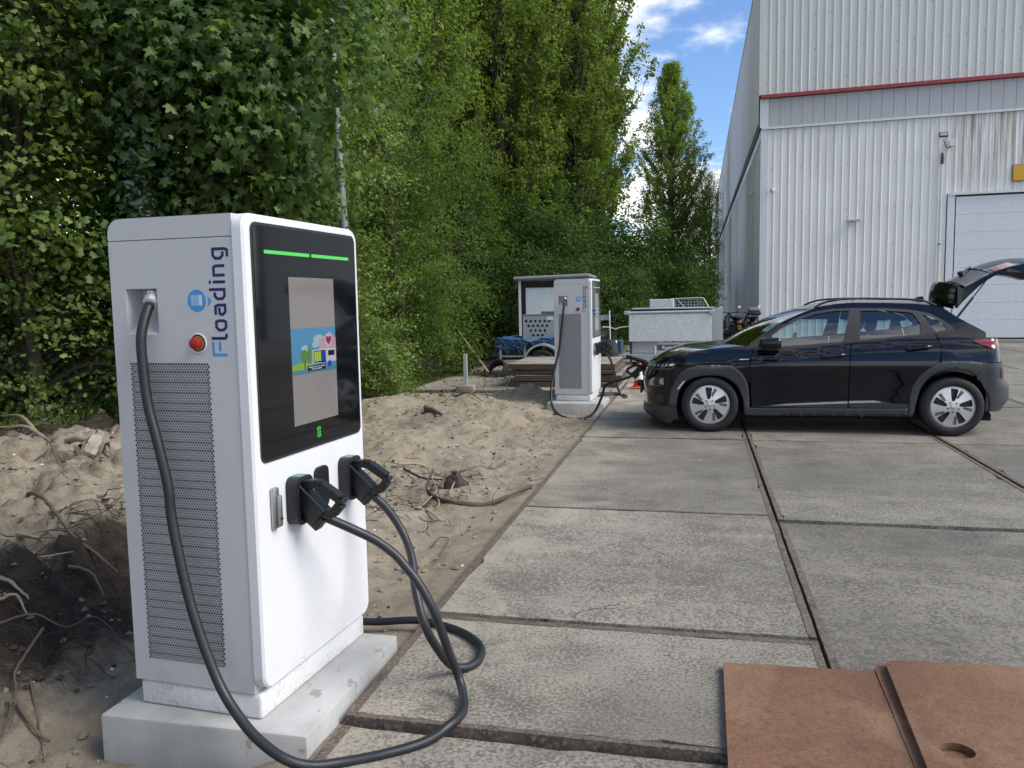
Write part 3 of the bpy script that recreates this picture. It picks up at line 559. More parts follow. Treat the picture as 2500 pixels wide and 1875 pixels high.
MB().box(0.0, 18, 0.1, 78, 13.3, 13.49).build('roof', 'cladding_upper', bld)
MB().box(0.06, 0.16, 0.2, 78, 0.0, 13.3).build('wall_core', 'dark_gap', bld)
# screws in rows
sc_m = MB()
for zz, x_end in ((1.9, 5.9), (3.4, 5.9), (4.7, 5.9), (6.3, 18)):
    for i in range(int((x_end - 0.3) / 0.522)): sc_m.box(0.35 + i * 0.522, 0.378 + i * 0.522, -0.006, 0, zz, zz + 0.028)
o = sc_m.build('screw', 'screw', bld); o.matrix_local = FM; o['kind'] = 'stuff'
sc_m = MB()
for zz in (9.35, 10.4, 11.6, 12.6):
    for i in range(30): sc_m.box(0.15 + i * 0.54, 0.182 + i * 0.54, -0.068, -0.06, zz, zz + 0.032)
o = sc_m.build('screw', 'screw', bld); o.matrix_local = FM; o['kind'] = 'stuff'
def WF(x, y, z): return Matrix.Translation((BX, BY, 0)) @ F(x, y, z)
# fittings on the wall
o = empty('floodlight', label='small black floodlight on a bracket high on the warehouse wall, above the conduit', cat='floodlight'); o.matrix_world = WF(6.02, -0.05, 6.95)
MB().rbox(-0.15, 0.13, -0.28, -0.22, -0.08, 0.10, 0.01).build('housing', 'black_plastic', o).rotation_euler = (R(-25), 0, 0)
MB().box(-0.12, 0.10, -0.285, -0.281, -0.05, 0.07).build('lens', 'steel', o).rotation_euler = (R(-25), 0, 0)
t = MB(); t.tube(spline([(0, -0.2, -0.06), (0.06, -0.18, -0.22), (0.14, -0.1, -0.33), (0.26, -0.05, -0.28)], 5), 0.016, 6); t.build('bracket_cable', 'black_plastic', o)
MB().rbox(0.20, 0.36, -0.09, 0.0, -0.26, -0.06, 0.01).build('junction_box', 'trim_white', o)
o = empty('conduit', label='white vertical conduit pipe running down the warehouse wall beside the sectional door', cat='pipe'); o.matrix_world = WF(6.03, -0.075, 0)
MB().tube([(0, 0, 0.1), (0, 0, 6.1)], 0.035, 8).build('pipe', 'trim_white', o, 40); MB().tube([(0, 0, 6.1), (0, 0.0, 6.2), (0, 0, 6.48)], [0.05, 0.05, 0.035], 8).build('brush_end', 'rust_dark', o); MB().tube([(0, 0, 3.32), (0, 0, 3.37)], 0.055, 8).build('clamp', 'screw', o)
o = empty('wall_lamp', label='slim pale wall lamp on the bare white cladding above the car', cat='lamp'); o.matrix_world = WF(3.19, -0.05, 4.28); MB().rbox(-0.22, 0.24, -0.22, -0.04, -0.03, 0.04, 0.015).build('lamp_head', 'galv_dull', o); MB().box(-0.05, 0.05, -0.05, 0.02, -0.06, 0.06).build('bracket', 'trim_white', o)
def dome(name, M, label):
    o = empty(name, label=label, cat='camera'); o.matrix_world = M
    MB().lathe([(0.0, -0.17), (0.05, -0.15), (0.085, -0.10), (0.09, -0.04), (0.07, 0.0)], 'z', (0, -0.22, 0), 12).build('dome', 'trim_white', o, 40); MB().box(-0.03, 0.03, -0.24, 0.0, 0.0, 0.05).build('arm', 'trim_white', o)
dome('security_camera', WF(0.42, -0.05, 5.55), 'white dome security camera on the front cladding near the warehouse corner')
dome('security_camera', Matrix.Translation((BX - 0.03, 34.0, 5.70)) @ Matrix.Rotation(R(-90), 4, 'Z'), 'white dome security camera on the dirty side wall just round the warehouse corner')
o = empty('yellow_sign', label='plain yellow sign on the warehouse wall above the sectional door', cat='sign'); o.matrix_world = WF(8.22, -0.07, 5.40); MB().rbox(0, 1.1, -0.03, 0.0, 0, 0.52, 0.008).build('sign_board', 'sign_yellow', o); MB().box(-0.02, 1.12, 0.002, 0.02, -0.02, 0.54).build('back_frame', 'screw', o)

# ================================================================== CHARGING STATIONS
CW_, CD_, CH_ = 0.842, 0.575, 1.88       # width along the front, depth, height. Local: +X out of the front, +Y along the front
def make_charger():
    root = empty('charging_station')
    mb = MB()   # cabinet: shell with an opening for the cable recess on the side that faces -Y
    x0, x1, z0, z1 = -CD_, -0.036, 0.1025, 1.798; hx0, hx1, hz0, hz1 = -0.509, -0.369, 1.453, 1.622
    mb.add([(x0, 0, z0), (x1, 0, z0), (x1, 0, z1), (x0, 0, z1), (hx0, 0, hz0), (hx1, 0, hz0), (hx1, 0, hz1), (hx0, 0, hz1)], [(0, 1, 5, 4), (1, 2, 6, 5), (2, 3, 7, 6), (3, 0, 4, 7)])
    mb.add([(x0, 0, z0), (x1, 0, z0), (x1, CW_, z0), (x0, CW_, z0), (x0, 0, z1), (x1, 0, z1), (x1, CW_, z1), (x0, CW_, z1)], [(0, 1, 2, 3), (4, 5, 6, 7), (1, 2, 6, 5), (2, 3, 7, 6), (3, 0, 4, 7)])
    cab = mb.build('cabinet', 'paint_white_shaded', root)
    mb = MB()   # recess walls: deep at the top, sloping out at the bottom
    mb.add([(hx0, 0.0, hz0), (hx1, 0.0, hz0), (hx1, 0.0, hz1), (hx0, 0.0, hz1), (hx0 + 0.012, 0.075, hz0 + 0.075), (hx1 - 0.012, 0.075, hz0 + 0.075), (hx1 - 0.012, 0.075, hz1 - 0.004), (hx0 + 0.012, 0.075, hz1 - 0.004)],
           [(0, 1, 5, 4), (1, 2, 6, 5), (2, 3, 7, 6), (3, 0, 4, 7), (4, 5, 6, 7)]); mb.build('cable_recess', 'paint_white_shaded', cab, fix=False)
    out = [(-CD_, 1.801), (-0.036, 1.801), (-0.036, CH_)] + [(-CD_ + 0.055 - 0.055 * math.sin(R(a)), CH_ - 0.055 + 0.055 * math.cos(R(a))) for a in range(0, 91, 10)]
    MB().prism(out, 'y', 0.0, CW_).build('top_cap', 'paint_white_shaded', root, 30)
    for za_, zb_ in ((0.06, 0.13), (1.77, 1.83)): MB().box(-CD_ + 0.016, -0.04, 0.014, CW_ - 0.014, za_, zb_).build('seam_backing', 'vent_shadow', root)
    MB().rbox(-CD_ + 0.012, -0.014, 0.006, CW_ - 0.006, 0.0, 0.0995, 0.014, 3).build('base', 'paint_white', root, 40)
    # front frame / door with rounded corners
    pts = rrect(-0.004, CW_ + 0.004, 0.117, CH_ + 0.002, 0.055, 8); pin = rrect(0.003, CW_ - 0.003, 0.124, CH_ - 0.005, 0.050, 8); n = len(pts)
    mb = MB().add([(-0.0335, y, z) for y, z in pts] + [(0.012 - 0.009, y, z) for y, z in pts] + [(0.012, y, z) for y, z in pin], [tuple(range(n))] + [(i, (i + 1) % n, n + (i + 1) % n, n + i) for i in range(n)] + [(n + i, n + (i + 1) % n, 2 * n + (i + 1) % n, 2 * n + i) for i in range(n)] + [tuple(range(2 * n, 3 * n))])
    fr = mb.build('front_door', 'paint_white', root, 35)
    FX = 0.012
    MB().prism(rrect(0.037, 0.818, 0.972, 1.853, 0.032, 6), 'x', FX, FX + 0.004).build('panel_rim', 'panel_rim', root, 35)
    pg = MB().prism(rrect(0.047, 0.808, 0.983, 1.842, 0.025, 6), 'x', FX + 0.001, FX + 0.006).build('display_panel', 'panel_glass', root, 35)
    q = FX + 0.006
    MB().prism(rrect(0.11, 0.425, 1.7425, 1.7555, 0.005, 3), 'x', q, q + 0.002).build('status_light', 'led_green', root)
    MB().prism(rrect(0.442, 0.75, 1.7425, 1.7555, 0.005, 3), 'x', q, q + 0.002).build('status_light', 'led_green', root)
    scr = MB().prism([(0.265, 1.078), (0.61, 1.078), (0.61, 1.66), (0.265, 1.66)], 'x', q, q + 0.001).build('screen', 'screen_grey', root); q += 0.001
    # the advert on the screen: flat print, layer on layer
    def sp(name, mat, pts_, k): MB().prism([(0.265 + 0.345 * a, 1.277 + 0.183 * b) for a, b in pts_], 'x', q, q + 0.0004 * k).build(name, mat, scr)
    def ell(cx, cy_, rx, ry, n_=14): return [(cx + rx * math.cos(2 * math.pi * i / n_), cy_ + ry * math.sin(2 * math.pi * i / n_)) for i in range(n_)]
    sp('picture', 'screen_sky', [(0, 0), (1, 0), (1, 1), (0, 1)], 1)
    sp('picture_road', 'screen_road', [(0, 0), (1, 0), (1, 0.1), (0, 0.1)], 2); sp('picture_grass', 'screen_grass', [(0, 0.1), (0.45, 0.1), (0.45, 0.22), (0.2, 0.26), (0, 0.22)], 3)
    for c_ in ((0.29, 0.56, 0.09, 0.07), (0.6, 0.72, 0.13, 0.12), (0.52, 0.62, 0.08, 0.07)): sp('picture_cloud', 'screen_pale', ell(*c_), 2)
    sp('picture_house', 'screen_pink', [(0.6, 0.2), (1, 0.2), (1, 0.75), (0.86, 0.9), (0.72, 0.78), (0.6, 0.72)], 3); sp('picture_disc', 'screen_white', ell(0.82, 0.70, 0.09, 0.15), 4)
    sp('picture_heart', 'screen_heart', [(0.82, 0.58), (0.89, 0.69), (0.88, 0.78), (0.84, 0.79), (0.82, 0.75), (0.80, 0.79), (0.76, 0.78), (0.755, 0.69)], 5)
    sp('picture_tree', 'screen_tree', ell(0.26, 0.38, 0.075, 0.15), 4); sp('picture_tree', 'screen_tree', ell(0.37, 0.42, 0.035, 0.22), 4); sp('picture_trunk', 'screen_dark', [(0.255, 0.1), (0.275, 0.1), (0.27, 0.28), (0.26, 0.28)], 5)
    sp('picture_truck', 'screen_white', [(0.44, 0.20), (0.98, 0.20), (0.98, 0.50), (0.80, 0.52), (0.44, 0.50)], 5); sp('picture_battery', 'screen_dark', [(0.46, 0.22), (0.74, 0.20), (0.74, 0.48), (0.46, 0.48)], 6)
    for k in range(5): sp('picture_cell', 'screen_lime' if k < 3 else 'screen_blue', [(0.475 + k * 0.052, 0.24), (0.52 + k * 0.052, 0.24), (0.52 + k * 0.052, 0.46), (0.475 + k * 0.052, 0.46)], 7)
    sp('picture_cab', 'screen_dark', [(0.80, 0.34), (0.95, 0.34), (0.95, 0.46), (0.80, 0.46)], 6); sp('picture_wheel', 'screen_blue', ell(0.83, 0.16, 0.04, 0.07), 7)
    sp('picture_caption', 'screen_dark', [(0.32, 0.05), (0.72, 0.05), (0.72, 0.17), (0.32, 0.17)], 8)
    for a, b, z in ((0.34, 0.44, 0.12), (0.455, 0.51, 0.12), (0.525, 0.55, 0.12), (0.565, 0.59, 0.12), (0.605, 0.70, 0.12), (0.40, 0.43, 0.075), (0.445, 0.51, 0.075), (0.525, 0.63, 0.075)): sp('caption_mark', 'screen_white', [(a, z), (b, z), (b, z + 0.025), (a, z + 0.025)], 9)
    mb = MB(); q = FX + 0.006     # contactless symbol: hand between two arcs
    for sgn in (1, -1):
        for rr_ in (0.013, 0.019): stroke(mb, [(0.446 + rr_ * math.cos(R(a)), 1.030 + sgn * (0.002 + rr_ * math.sin(R(a)))) for a in range(35, 146, 11)], 0.0022, 'x', q, q + 0.0012)
    stroke(mb, [(0.436, 1.036), (0.441, 1.030), (0.436, 1.025), (0.452, 1.023), (0.458, 1.029), (0.452, 1.036), (0.436, 1.036)], 0.0024, 'x', q, q + 0.0012)
    mb.build('contactless_symbol', 'rfid_green', root)
    # vent grille
    a, b = MB(), MB(); pit = 0.0112; rp_ = pit * 0.866; rows = int((1.345 - 0.188) / rp_); hr = 0.0049
    hexa = [(hr * math.sin(R(60 * k)), hr * math.cos(R(60 * k))) for k in range(6)]; acc = 0.0
    dark_rows = {int(k * 0.0365 / rp_) for k in range(0, 40)}
    for j in range(rows):
        z = 1.343 - j * rp_; xo = 0.5 * pit * (j % 2)
        for i in range(31):
            x = -0.503 + xo + i * pit
            tgt = b if (j in dark_rows or (i == 0) or (i == 30)) else a
            tgt.add([(x + p, -0.0012, z + q_) for p, q_ in hexa], [(0, 1, 2, 3, 4, 5)])
    o = a.build('vent_hole', 'vent_hole', root, fix=False); o['kind'] = 'stuff'; o = b.build('vent_slot_row', 'vent_row', root, fix=False); o['kind'] = 'stuff'
    # emergency stop
    MB().lathe([(0.036, 0.0), (0.037, -0.003), (0.034, -0.0045), (0.031, -0.003)], 'y', (-0.2, 0, 1.42), 28).build('stop_bezel', 'paint_white', root, 40)
    MB().lathe([(0.0, -0.0035), (0.0335, -0.0035)], 'y', (-0.2, 0, 1.42), 24).build('stop_recess', 'vent_shadow', root, fix=False)
    MB().lathe([(0.027, -0.004), (0.021, -0.0045)], 'y', (-0.2, 0, 1.42), 24).build('stop_ring', 'estop_yellow', root, fix=False)
    MB().lathe([(0.017, -0.004), (0.017, -0.016), (0.021, -0.018), (0.0205, -0.026), (0.016, -0.029), (0.0, -0.030)], 'y', (-0.2, 0, 1.42), 24).build('stop_button', 'estop_red', root, 40)
    # logo: disc with three bars and a pointer
    y0, y1 = -0.0006, -0.0014
    MB().prism([(-0.197 + 0.0395 * math.cos(R(k)), 1.574 + 0.0405 * math.sin(R(k))) for k in range(0, 360, 10)], 'y', 0.0, y0).build('logo_disc', 'logo_blue', root)
    MB().prism([(-0.1515, 1.592), (-0.1335, 1.571), (-0.1515, 1.551), (-0.1475, 1.571)], 'y', 0.0, y0).build('logo_pointer', 'logo_blue', root)
    for k, mt in enumerate(('logo_mid', 'logo_mid', 'logo_pale')): MB().prism([(-0.2215 + k * 0.0165, 1.556), (-0.208 + k * 0.0165, 1.556), (-0.208 + k * 0.0165, 1.594), (-0.2215 + k * 0.0165, 1.594)], 'y', y0, y1 - 0.0002 * k).build('logo_bar', mt, root)
    # lettering, bottom to top
    W = 0.0108; XH = 0.0405; AS = 0.058
    def put_letter(mat, strokes, s0):
        mb_ = MB()
        for st_ in strokes: stroke(mb_, [(-0.0785 - h, 1.372 + s0 + s_) for s_, h in st_], W, 'y', 0.0, y0)
        mb_.build('letter', mat, root)
    k = 0.010; w = 0.044; e = W / 2
    put_letter('logo_blue', [[(e, 0), (e, AS + 0.0), (e + 0.001, AS), (0.053, AS)], [(0.018, 0.030), (0.053, 0.030)]], 0.0)
    put_letter('logo_navy', [[(e, AS + e), (e, 0.006), (0.010, e - e), (0.022, 0.0)]], 0.060)
    loop = [(e, k), (k + e, 0), (w - k, 0), (w - e, k), (w - e, XH - k), (w - k, XH), (k + e, XH), (e, XH - k), (e, k)]
    put_letter('logo_navy', [loop], 0.090)
    put_letter('logo_navy', [[(0.004, XH), (w - k, XH), (w - e, XH - k), (w - e, 0), (k + e, 0), (e, k), (e, XH * 0.45), (k, XH * 0.6), (w - 0.014, XH * 0.6)]], 0.146)
    put_letter('logo_navy', [[(w - e, AS + e), (w - e, 0), (k + e, 0), (e, k), (e, XH - k), (k + e, XH), (w - 0.015, XH)]], 0.202)
    put_letter('logo_navy', [[(e, 0 - e), (e, XH + e)], [(e, AS - 0.004), (e, AS + e)]], 0.262)
    put_letter('logo_navy', [[(e, -e), (e, XH), (w - k, XH), (w - e, XH - k), (w - e, -e)]], 0.286)
    put_letter('logo_navy', [[(0.010, -0.019), (w - k, -0.019), (w - e, -0.019 + k), (w - e, XH), (k + e, XH), (e, XH - k), (e, k), (k + e, 0), (w - 0.015, 0)]], 0.346)
    # lock handle
    MB().rbox(FX, FX + 0.018, 0.082, 0.122, 0.715, 0.872, 0.007, 2).build('lock_plate', 'steel', root, 40); lk = MB().rbox(FX + 0.016, FX + 0.034, 0.096, 0.118, 0.722, 0.845, 0.008, 2).build('lock_handle', 'steel', root, 40)
    MB().lathe([(0.0, 0.0365), (0.006, 0.036), (0.007, 0.030)], 'x', (FX, 0.107, 0.755), 12).build('keyhole', 'black_plastic', lk)
    # middle blank cover
    MB().prism(rrect(0.398, 0.502, 0.712, 0.885, 0.03, 6), 'x', FX, FX + 0.012).build('blank_cover', 'black_plastic', root, 35)
    for yc in (0.25, 0.66):
        mb = MB(); pts = rrect(yc - 0.061, yc + 0.061, 0.700, 0.888, 0.034, 7); n = len(pts); pin = rrect(yc - 0.046, yc + 0.046, 0.716, 0.872, 0.026, 7); pdp = rrect(yc - 0.040, yc + 0.040, 0.722, 0.866, 0.022, 7)
        mb.add([(FX, y, z) for y, z in pts] + [(FX + 0.050, y, z) for y, z in pts] + [(FX + 0.052, y, z) for y, z in pin] + [(FX + 0.012, y, z) for y, z in pdp],
               [(i, (i + 1) % n, n + (i + 1) % n, n + i) for i in range(n)] + [(n + i, n + (i + 1) % n, 2 * n + (i + 1) % n, 2 * n + i) for i in range(n)] + [(2 * n + i, 2 * n + (i + 1) % n, 3 * n + (i + 1) % n, 3 * n + i) for i in range(n)] + [tuple(range(3 * n, 4 * n))])
        h = mb.build('holster', 'black_plastic', root, 35)
        mb = MB(); zt = 0.8885; mb.add([(FX + 0.008, yc - 0.020, zt), (FX + 0.042, yc - 0.020, zt), (FX + 0.042, yc + 0.020, zt), (FX + 0.008, yc + 0.020, zt)], [(0, 1, 2, 3)]); mb.build('holster_sticker', 'cap_print', h, fix=False)
    # cable gland in the recess
    MB().lathe([(0.021, 0.0), (0.021, -0.014), (0.029, -0.016), (0.029, -0.028), (0.024, -0.030), (0.024, -0.038), (0.030, -0.040), (0.030, -0.056), (0.022, -0.062)], 'z', (0, 0, 0), 10).build('cable_gland', 'chrome', root, 25).matrix_local = Matrix.Translation((-0.408, 0.038, 1.612)) @ Matrix.Rotation(R(-38), 4, 'X') @ Matrix.Rotation(R(-8), 4, 'Y')
    return root
def connector(parent, M):
    """gun of a fast-charging cable; local +X is out of the holster, Z up, nose at the origin"""
    mb = MB(); bar(mb, (-0.02, 0, 0.03), (0.105, 0, -0.085), 0.060, 0.074); bar(mb, (0.03, 0, -0.06), (0.10, 0, -0.12), 0.046, 0.055)
    P = [(-0.02, 0, 0.035), (0.085, 0, 0.045), (0.105, 0, 0.040), (0.185, 0, -0.010), (0.188, 0, -0.028), (0.150, 0, -0.072), (0.085, 0, -0.065)]
    for i in range(len(P) - 1): bar(mb, P[i], P[i + 1], 0.042, 0.034)
    bar(mb, (0.01, 0, 0.025), (0.105, 0, -0.065), 0.030, 0.020)
    o = mb.build('connector', 'black_plastic', parent); o.matrix_local = M; md = o.modifiers.new('soften', 'BEVEL'); md.width = 0.004; md.segments = 2; return o
def cable(name, pts, r, parent, per=7):
    return MB().tube(spline(pts, per), r, 12).build(name, 'cable_rubber', parent, 60)

ch1 = make_charger(); tag(ch1, 'large white charging station in the foreground, with black display and two plugs', 'charging station', 'white charging stations')
ch1.location = (-1.574, 2.643, 0.05); ch1.rotation_euler = (0, 0, -0.0722)
ch2 = copy_tree(ch1); tag(ch2, 'smaller looking white charging station in the distance beside the black car', 'charging station', 'white charging stations')
ch2.location = (-1.587, 12.50, 0.05); ch2.rotation_euler = (0, 0, -0.0369)
CR_ = 0.0185
ca = cable('charging_cable', [(-0.412, 0.045, 1.60), (-0.410, -0.005, 1.545), (-0.410, -0.045, 1.454), (-0.404, -0.055, 1.36), (-0.383, -0.065, 1.202), (-0.338, -0.075, 1.046), (-0.305, -0.078, 0.90), (-0.296, -0.082, 0.80), (-0.269, -0.09, 0.669), (-0.223, -0.10, 0.489), (-0.161, -0.11, 0.319), (-0.096, -0.12, 0.186), (-0.02, -0.14, 0.105), (0.078, -0.165, 0.038), (0.19, -0.175, -0.015), (0.27, -0.14, -0.050),
    (0.36, -0.065, -0.066), (0.49, 0.03, -0.066), (0.595, 0.13, -0.060), (0.655, 0.215, -0.034), (0.670, 0.305, -0.031), (0.645, 0.40, -0.031), (0.600, 0.475, 0.02), (0.567, 0.455, 0.13), (0.55, 0.435, 0.215), (0.515, 0.415, 0.335), (0.46, 0.415, 0.430), (0.41, 0.415, 0.49), (0.36, 0.41, 0.545), (0.29, 0.39, 0.603), (0.225, 0.355, 0.648), (0.17, 0.31, 0.69), (0.115, 0.256, 0.735)], CR_, ch1)
connector(ca, Matrix.Translation((0.030, 0.25, 0.815)))
cb_ = cable('charging_cable', [(0.115, 0.66, 0.730), (0.145, 0.668, 0.712), (0.20, 0.692, 0.648), (0.265, 0.70, 0.545), (0.33, 0.64, 0.455), (0.38, 0.555, 0.357), (0.44, 0.505, 0.222), (0.475, 0.56, 0.095), (0.505, 0.63, 0.0), (0.55, 0.685, -0.030), (0.578, 0.77, -0.031), (0.55, 0.89, -0.031), (0.47, 0.99, -0.031), (0.36, 1.065, -0.031), (0.22, 1.115, -0.031), (0.10, 1.13, -0.034), (-0.14, 1.09, -0.05), (-0.38, 1.00, 0.0), (-0.45, 0.93, 0.35), (-0.42, 0.90, 1.1), (-0.41, 0.90, 1.45), (-0.405, 0.83, 1.60)], CR_, ch1)
connector(cb_, Matrix.Translation((0.030, 0.66, 0.815)))
def to_local(ch, pts):
    M = (Matrix.Translation(ch.location) @ Matrix.Rotation(ch.rotation_euler.z, 4, 'Z')).inverted(); return [tuple(M @ Vector(p)) for p in pts]
cc = cable('charging_cable', to_local(ch2, [(-1.99, 12.55, 1.64), (-1.995, 12.46, 1.56), (-2.017, 12.436, 1.344), (-2.075, 12.43, 0.868), (-2.149, 12.38, 0.524), (-2.178, 12.28, 0.278), (-2.150, 12.15, 0.04), (-2.02, 11.9, -0.065), (-1.80, 11.50, -0.075), (-1.64, 11.32, -0.06), (-1.52, 11.33, -0.04), (-1.41, 11.45, 0.04), (-1.318, 11.5, 0.24), (-1.272, 11.5, 0.39), (-1.18, 11.46, 0.445), (-1.05, 11.38, 0.49), (-0.90, 11.22, 0.552), (-0.83, 11.12, 0.595)]), CR_, ch2)
connector(cc, Matrix.Translation(to_local(ch2, [(-0.735, 11.02, 0.68)])[0]) @ Matrix.Rotation(R(180) + 0.037, 4, 'Z'))
cd = cable('charging_cable', to_local(ch2, [(-1.448, 13.155, 0.782), (-1.40, 13.18, 0.70), (-1.365, 13.2, 0.63), (-1.309, 13.28, 0.415), (-1.274, 13.3, 0.215), (-1.225, 13.33, 0.07), (-1.16, 13.31, 0.023), (-1.13, 13.42, 0.023), (-1.20, 13.62, 0.023), (-1.34, 13.70, 0.023), (-1.51, 13.60, 0.03), (-1.80, 13.52, 0.05), (-1.97, 13.45, 0.5), (-2.0, 13.40, 1.2), (-1.99, 13.33, 1.62)]), CR_, ch2)
connector(cd, Matrix.Translation((0.030, 0.66, 0.815)))

# ================================================================== THE CAR (traced side view on a smooth half-width surface; x from the front axle, z up)
def smt(xs_, ys_, lo, hi, n, s_):
    X = np.linspace(lo, hi, n); Y = np.interp(X, xs_, ys_); k = max(1, int(s_ / (hi - lo) * n)); ker = np.hanning(2 * k + 3)[1:-1]; ker /= ker.sum()
    return X, np.convolve(np.pad(Y, (k, k), mode='edge'), ker, mode='valid')
WXs, WYs = smt([-.45, -.3, 0, 1.3, 2.66, 2.9, 3.0, 3.3], [.862, .882, .9, .9, .9, .882, .868, .82], -.6, 3.4, 400, .12)
TZs, TTs = smt([.05, .2, .35, .45, .55, .66, .76, .80, .86, .95, 1.02, 1.15, 1.3, 1.42, 1.5, 1.6], [.925, .945, .950, .954, .963, .981, .998, 1.0, .993, .967, .935, .875, .80, .72, .66, .58], .0, 1.7, 400, .045)
XFZ = [.08, .13, .16, .2, .26, .32, .45, .54, .62, .70, .78, .84, .9]; XFX = [-.68, -.73, -.79, -.83, -.83, -.806, -.822, -.838, -.838, -.827, -.785, -.715, -.62]
XRZ = [.26, .34, .38, .55, .60, .64, .73, .83, .97, 1.09, 1.14]; XRX = [3.27, 3.32, 3.375, 3.37, 3.33, 3.29, 3.275, 3.255, 3.235, 3.205, 3.17]
CRX = [-.5, .2, .492, .811, 1.573, 2.069, 2.516, 3.1]; CRZ = [.80, .85, .885, .936, 1.025, 1.06, 1.075, 1.06]
XA, XB, NF, NR = -.45, 3.0, 2.7, 2.6
def Yf(x, z):
    t = float(np.interp(z, TZs, TTs)); s = z - float(np.interp(x, CRX, CRZ)); fade = float(np.interp(x, [-.3, .1, 2.6, 3.0], [0, 1, 1, .4]))
    cre = -0.016 * math.exp(-((s + .035) / .022) ** 2) - 0.010 * max(0.0, min(1.0, s / .03)) * math.exp(-max(0, s) / .12)
    y = float(np.interp(min(max(x, XA), XB), WXs, WYs)) * t + cre * fade
    if x < XA:
        q = min(.9999, (XA - x) / (XA - float(np.interp(z, XFZ, XFX)))); y *= (1 - q ** NF) ** (1 / NF)
    if x > XB:
        q = min(.9999, (x - XB) / (float(np.interp(z, XRZ, XRX)) - XB)); y *= (1 - q ** NR) ** (1 / NR)
    return y
def nrm(x, z):
    e = .004; dx = (Yf(x + e, z) - Yf(x - e, z)) / (2 * e); dz = (Yf(x, z + e) - Yf(x, z - e)) / (2 * e); return Vector((-dx, 1, -dz)).normalized()
car = empty('parked_car', (0.15, 10.87, 0), 0.0, 'black compact crossover car plugged into the farther charger with its tailgate raised', 'car')
def inpoly(p, poly):
    c_ = False; j = len(poly) - 1
    for i in range(len(poly)):
        if (poly[i][1] > p[1]) != (poly[j][1] > p[1]) and p[0] < (poly[j][0] - poly[i][0]) * (p[1] - poly[i][1]) / (poly[j][1] - poly[i][1]) + poly[i][0]: c_ = not c_
        j = i
    return c_
def resamp(poly, d, closed=True):
    out = []; n = len(poly)
    for i in range(n if closed else n - 1):
        a, b = poly[i], poly[(i + 1) % n]; k = max(1, int(math.hypot(b[0] - a[0], b[1] - a[1]) / d)); out += [(a[0] + (b[0] - a[0]) * t / k, a[1] + (b[1] - a[1]) * t / k) for t in range(k)]
    if not closed: out.append(poly[-1])
    return out
def inset(poly, d):
    n = len(poly); ar = sum(poly[i][0] * poly[(i + 1) % n][1] - poly[(i + 1) % n][0] * poly[i][1] for i in range(n)); sg = 1 if ar > 0 else -1; out = []
    for i in range(n):
        p0, p1, p2 = (Vector(poly[i - 1]), Vector(poly[i]), Vector(poly[(i + 1) % n])); d0 = (p1 - p0); d1 = (p2 - p1)
        if d0.length < 1e-6 or d1.length < 1e-6: out.append(tuple(p1)); continue
        d0.normalize(); d1.normalize(); n0 = Vector((-d0.y, d0.x)) * sg; n1 = Vector((-d1.y, d1.x)) * sg; mm = n0 + n1; mm = mm.normalized() if mm.length > 1e-4 else n0
        out.append(tuple(p1 + mm * d / max(.5, mm.dot(n0))))
    return out
def panel(name, poly, mat, hole=None, off=0.0, gap=0.0035, step=0.03, sides=(-1, 1), parent=None, curve=0.0, thick=0.0):
    loops = [resamp(inset(poly, gap) if gap else poly, step)] + ([resamp(hole, step)] if hole else [])
    P2 = [Vector(p) for l in loops for p in l]; E = []; k = 0
    for l in loops: E += [(k + i, k + (i + 1) % len(l)) for i in range(len(l))]; k += len(l)
    xs_ = [p[0] for p in loops[0]]; zs_ = [p[1] for p in loops[0]]; gx = min(xs_) + step * .5
    while gx < max(xs_):
        gz = min(zs_) + step * .5
        while gz < max(zs_):
            if inpoly((gx, gz), loops[0]) and not (hole and inpoly((gx, gz), loops[1])):
                dmin = min((gx - q[0]) ** 2 + (gz - q[1]) ** 2 for l in loops for q in l)
                if dmin > (step * .55) ** 2: P2.append(Vector((gx, gz)))
            gz += step
        gx += step
    r = geometry.delaunay_2d_cdt(P2, E, [], 0, 1e-7); V2 = r[0]; F_ = []
    for t in r[2]:
        c_ = (sum(V2[i][0] for i in t) / 3, sum(V2[i][1] for i in t) / 3)
        if inpoly(c_, loops[0]) and not (hole and inpoly(c_, loops[1])): F_.append(tuple(t))
    obs = []
    for sd in sides:
        vs_ = []; ns = []
        for v_ in V2:
            n_ = nrm(v_[0], v_[1]); n_ = Vector((n_.x, abs(n_.y), n_.z)); y = Yf(v_[0], v_[1]); p = Vector((v_[0], y, v_[1])) + n_ * off; vs_.append((p.x, sd * p.y, p.z)); ns.append((n_.x, sd * n_.y, n_.z))
        fs = []
        for f in F_:
            a, b, c_ = (Vector(vs_[i]) for i in f); fn = (b - a).cross(c_ - a); fs.append(f if fn.y * sd > 0 else tuple(reversed(f)))
        me = bpy.data.meshes.new(name); me.from_pydata(vs_, [], fs); me.update(); smooth(me); me.normals_split_custom_set_from_vertices(ns)
        if thick:
            o = mesh_obj(name, me, mat, parent or car); md = o.modifiers.new('edge', 'SOLIDIFY'); md.thickness = thick; md.offset = -1
        else: o = mesh_obj(name, me, mat, parent or car)
        obs.append(o)
    return obs
def grid(name, rows, mat, parent=None, ang=60):
    n = len(rows[0]); mb = MB(); mb.add([p for r_ in rows for p in r_], [(i * n + j, i * n + j + 1, (i + 1) * n + j + 1, (i + 1) * n + j) for i in range(len(rows) - 1) for j in range(n - 1)])
    me = mb.mesh(name, ang, True); o = mesh_obj(name, me, mat, parent or car); return o
S_X = [-.684, -.606, -.364, -.122, .079, .238, .42, .475, .574, .779, .932, 1.042, 1.178, 1.288, 1.454, 1.618, 1.941, 2.257, 2.412, 2.563, 2.612, 2.719, 2.828, 2.945, 3.048, 3.115]
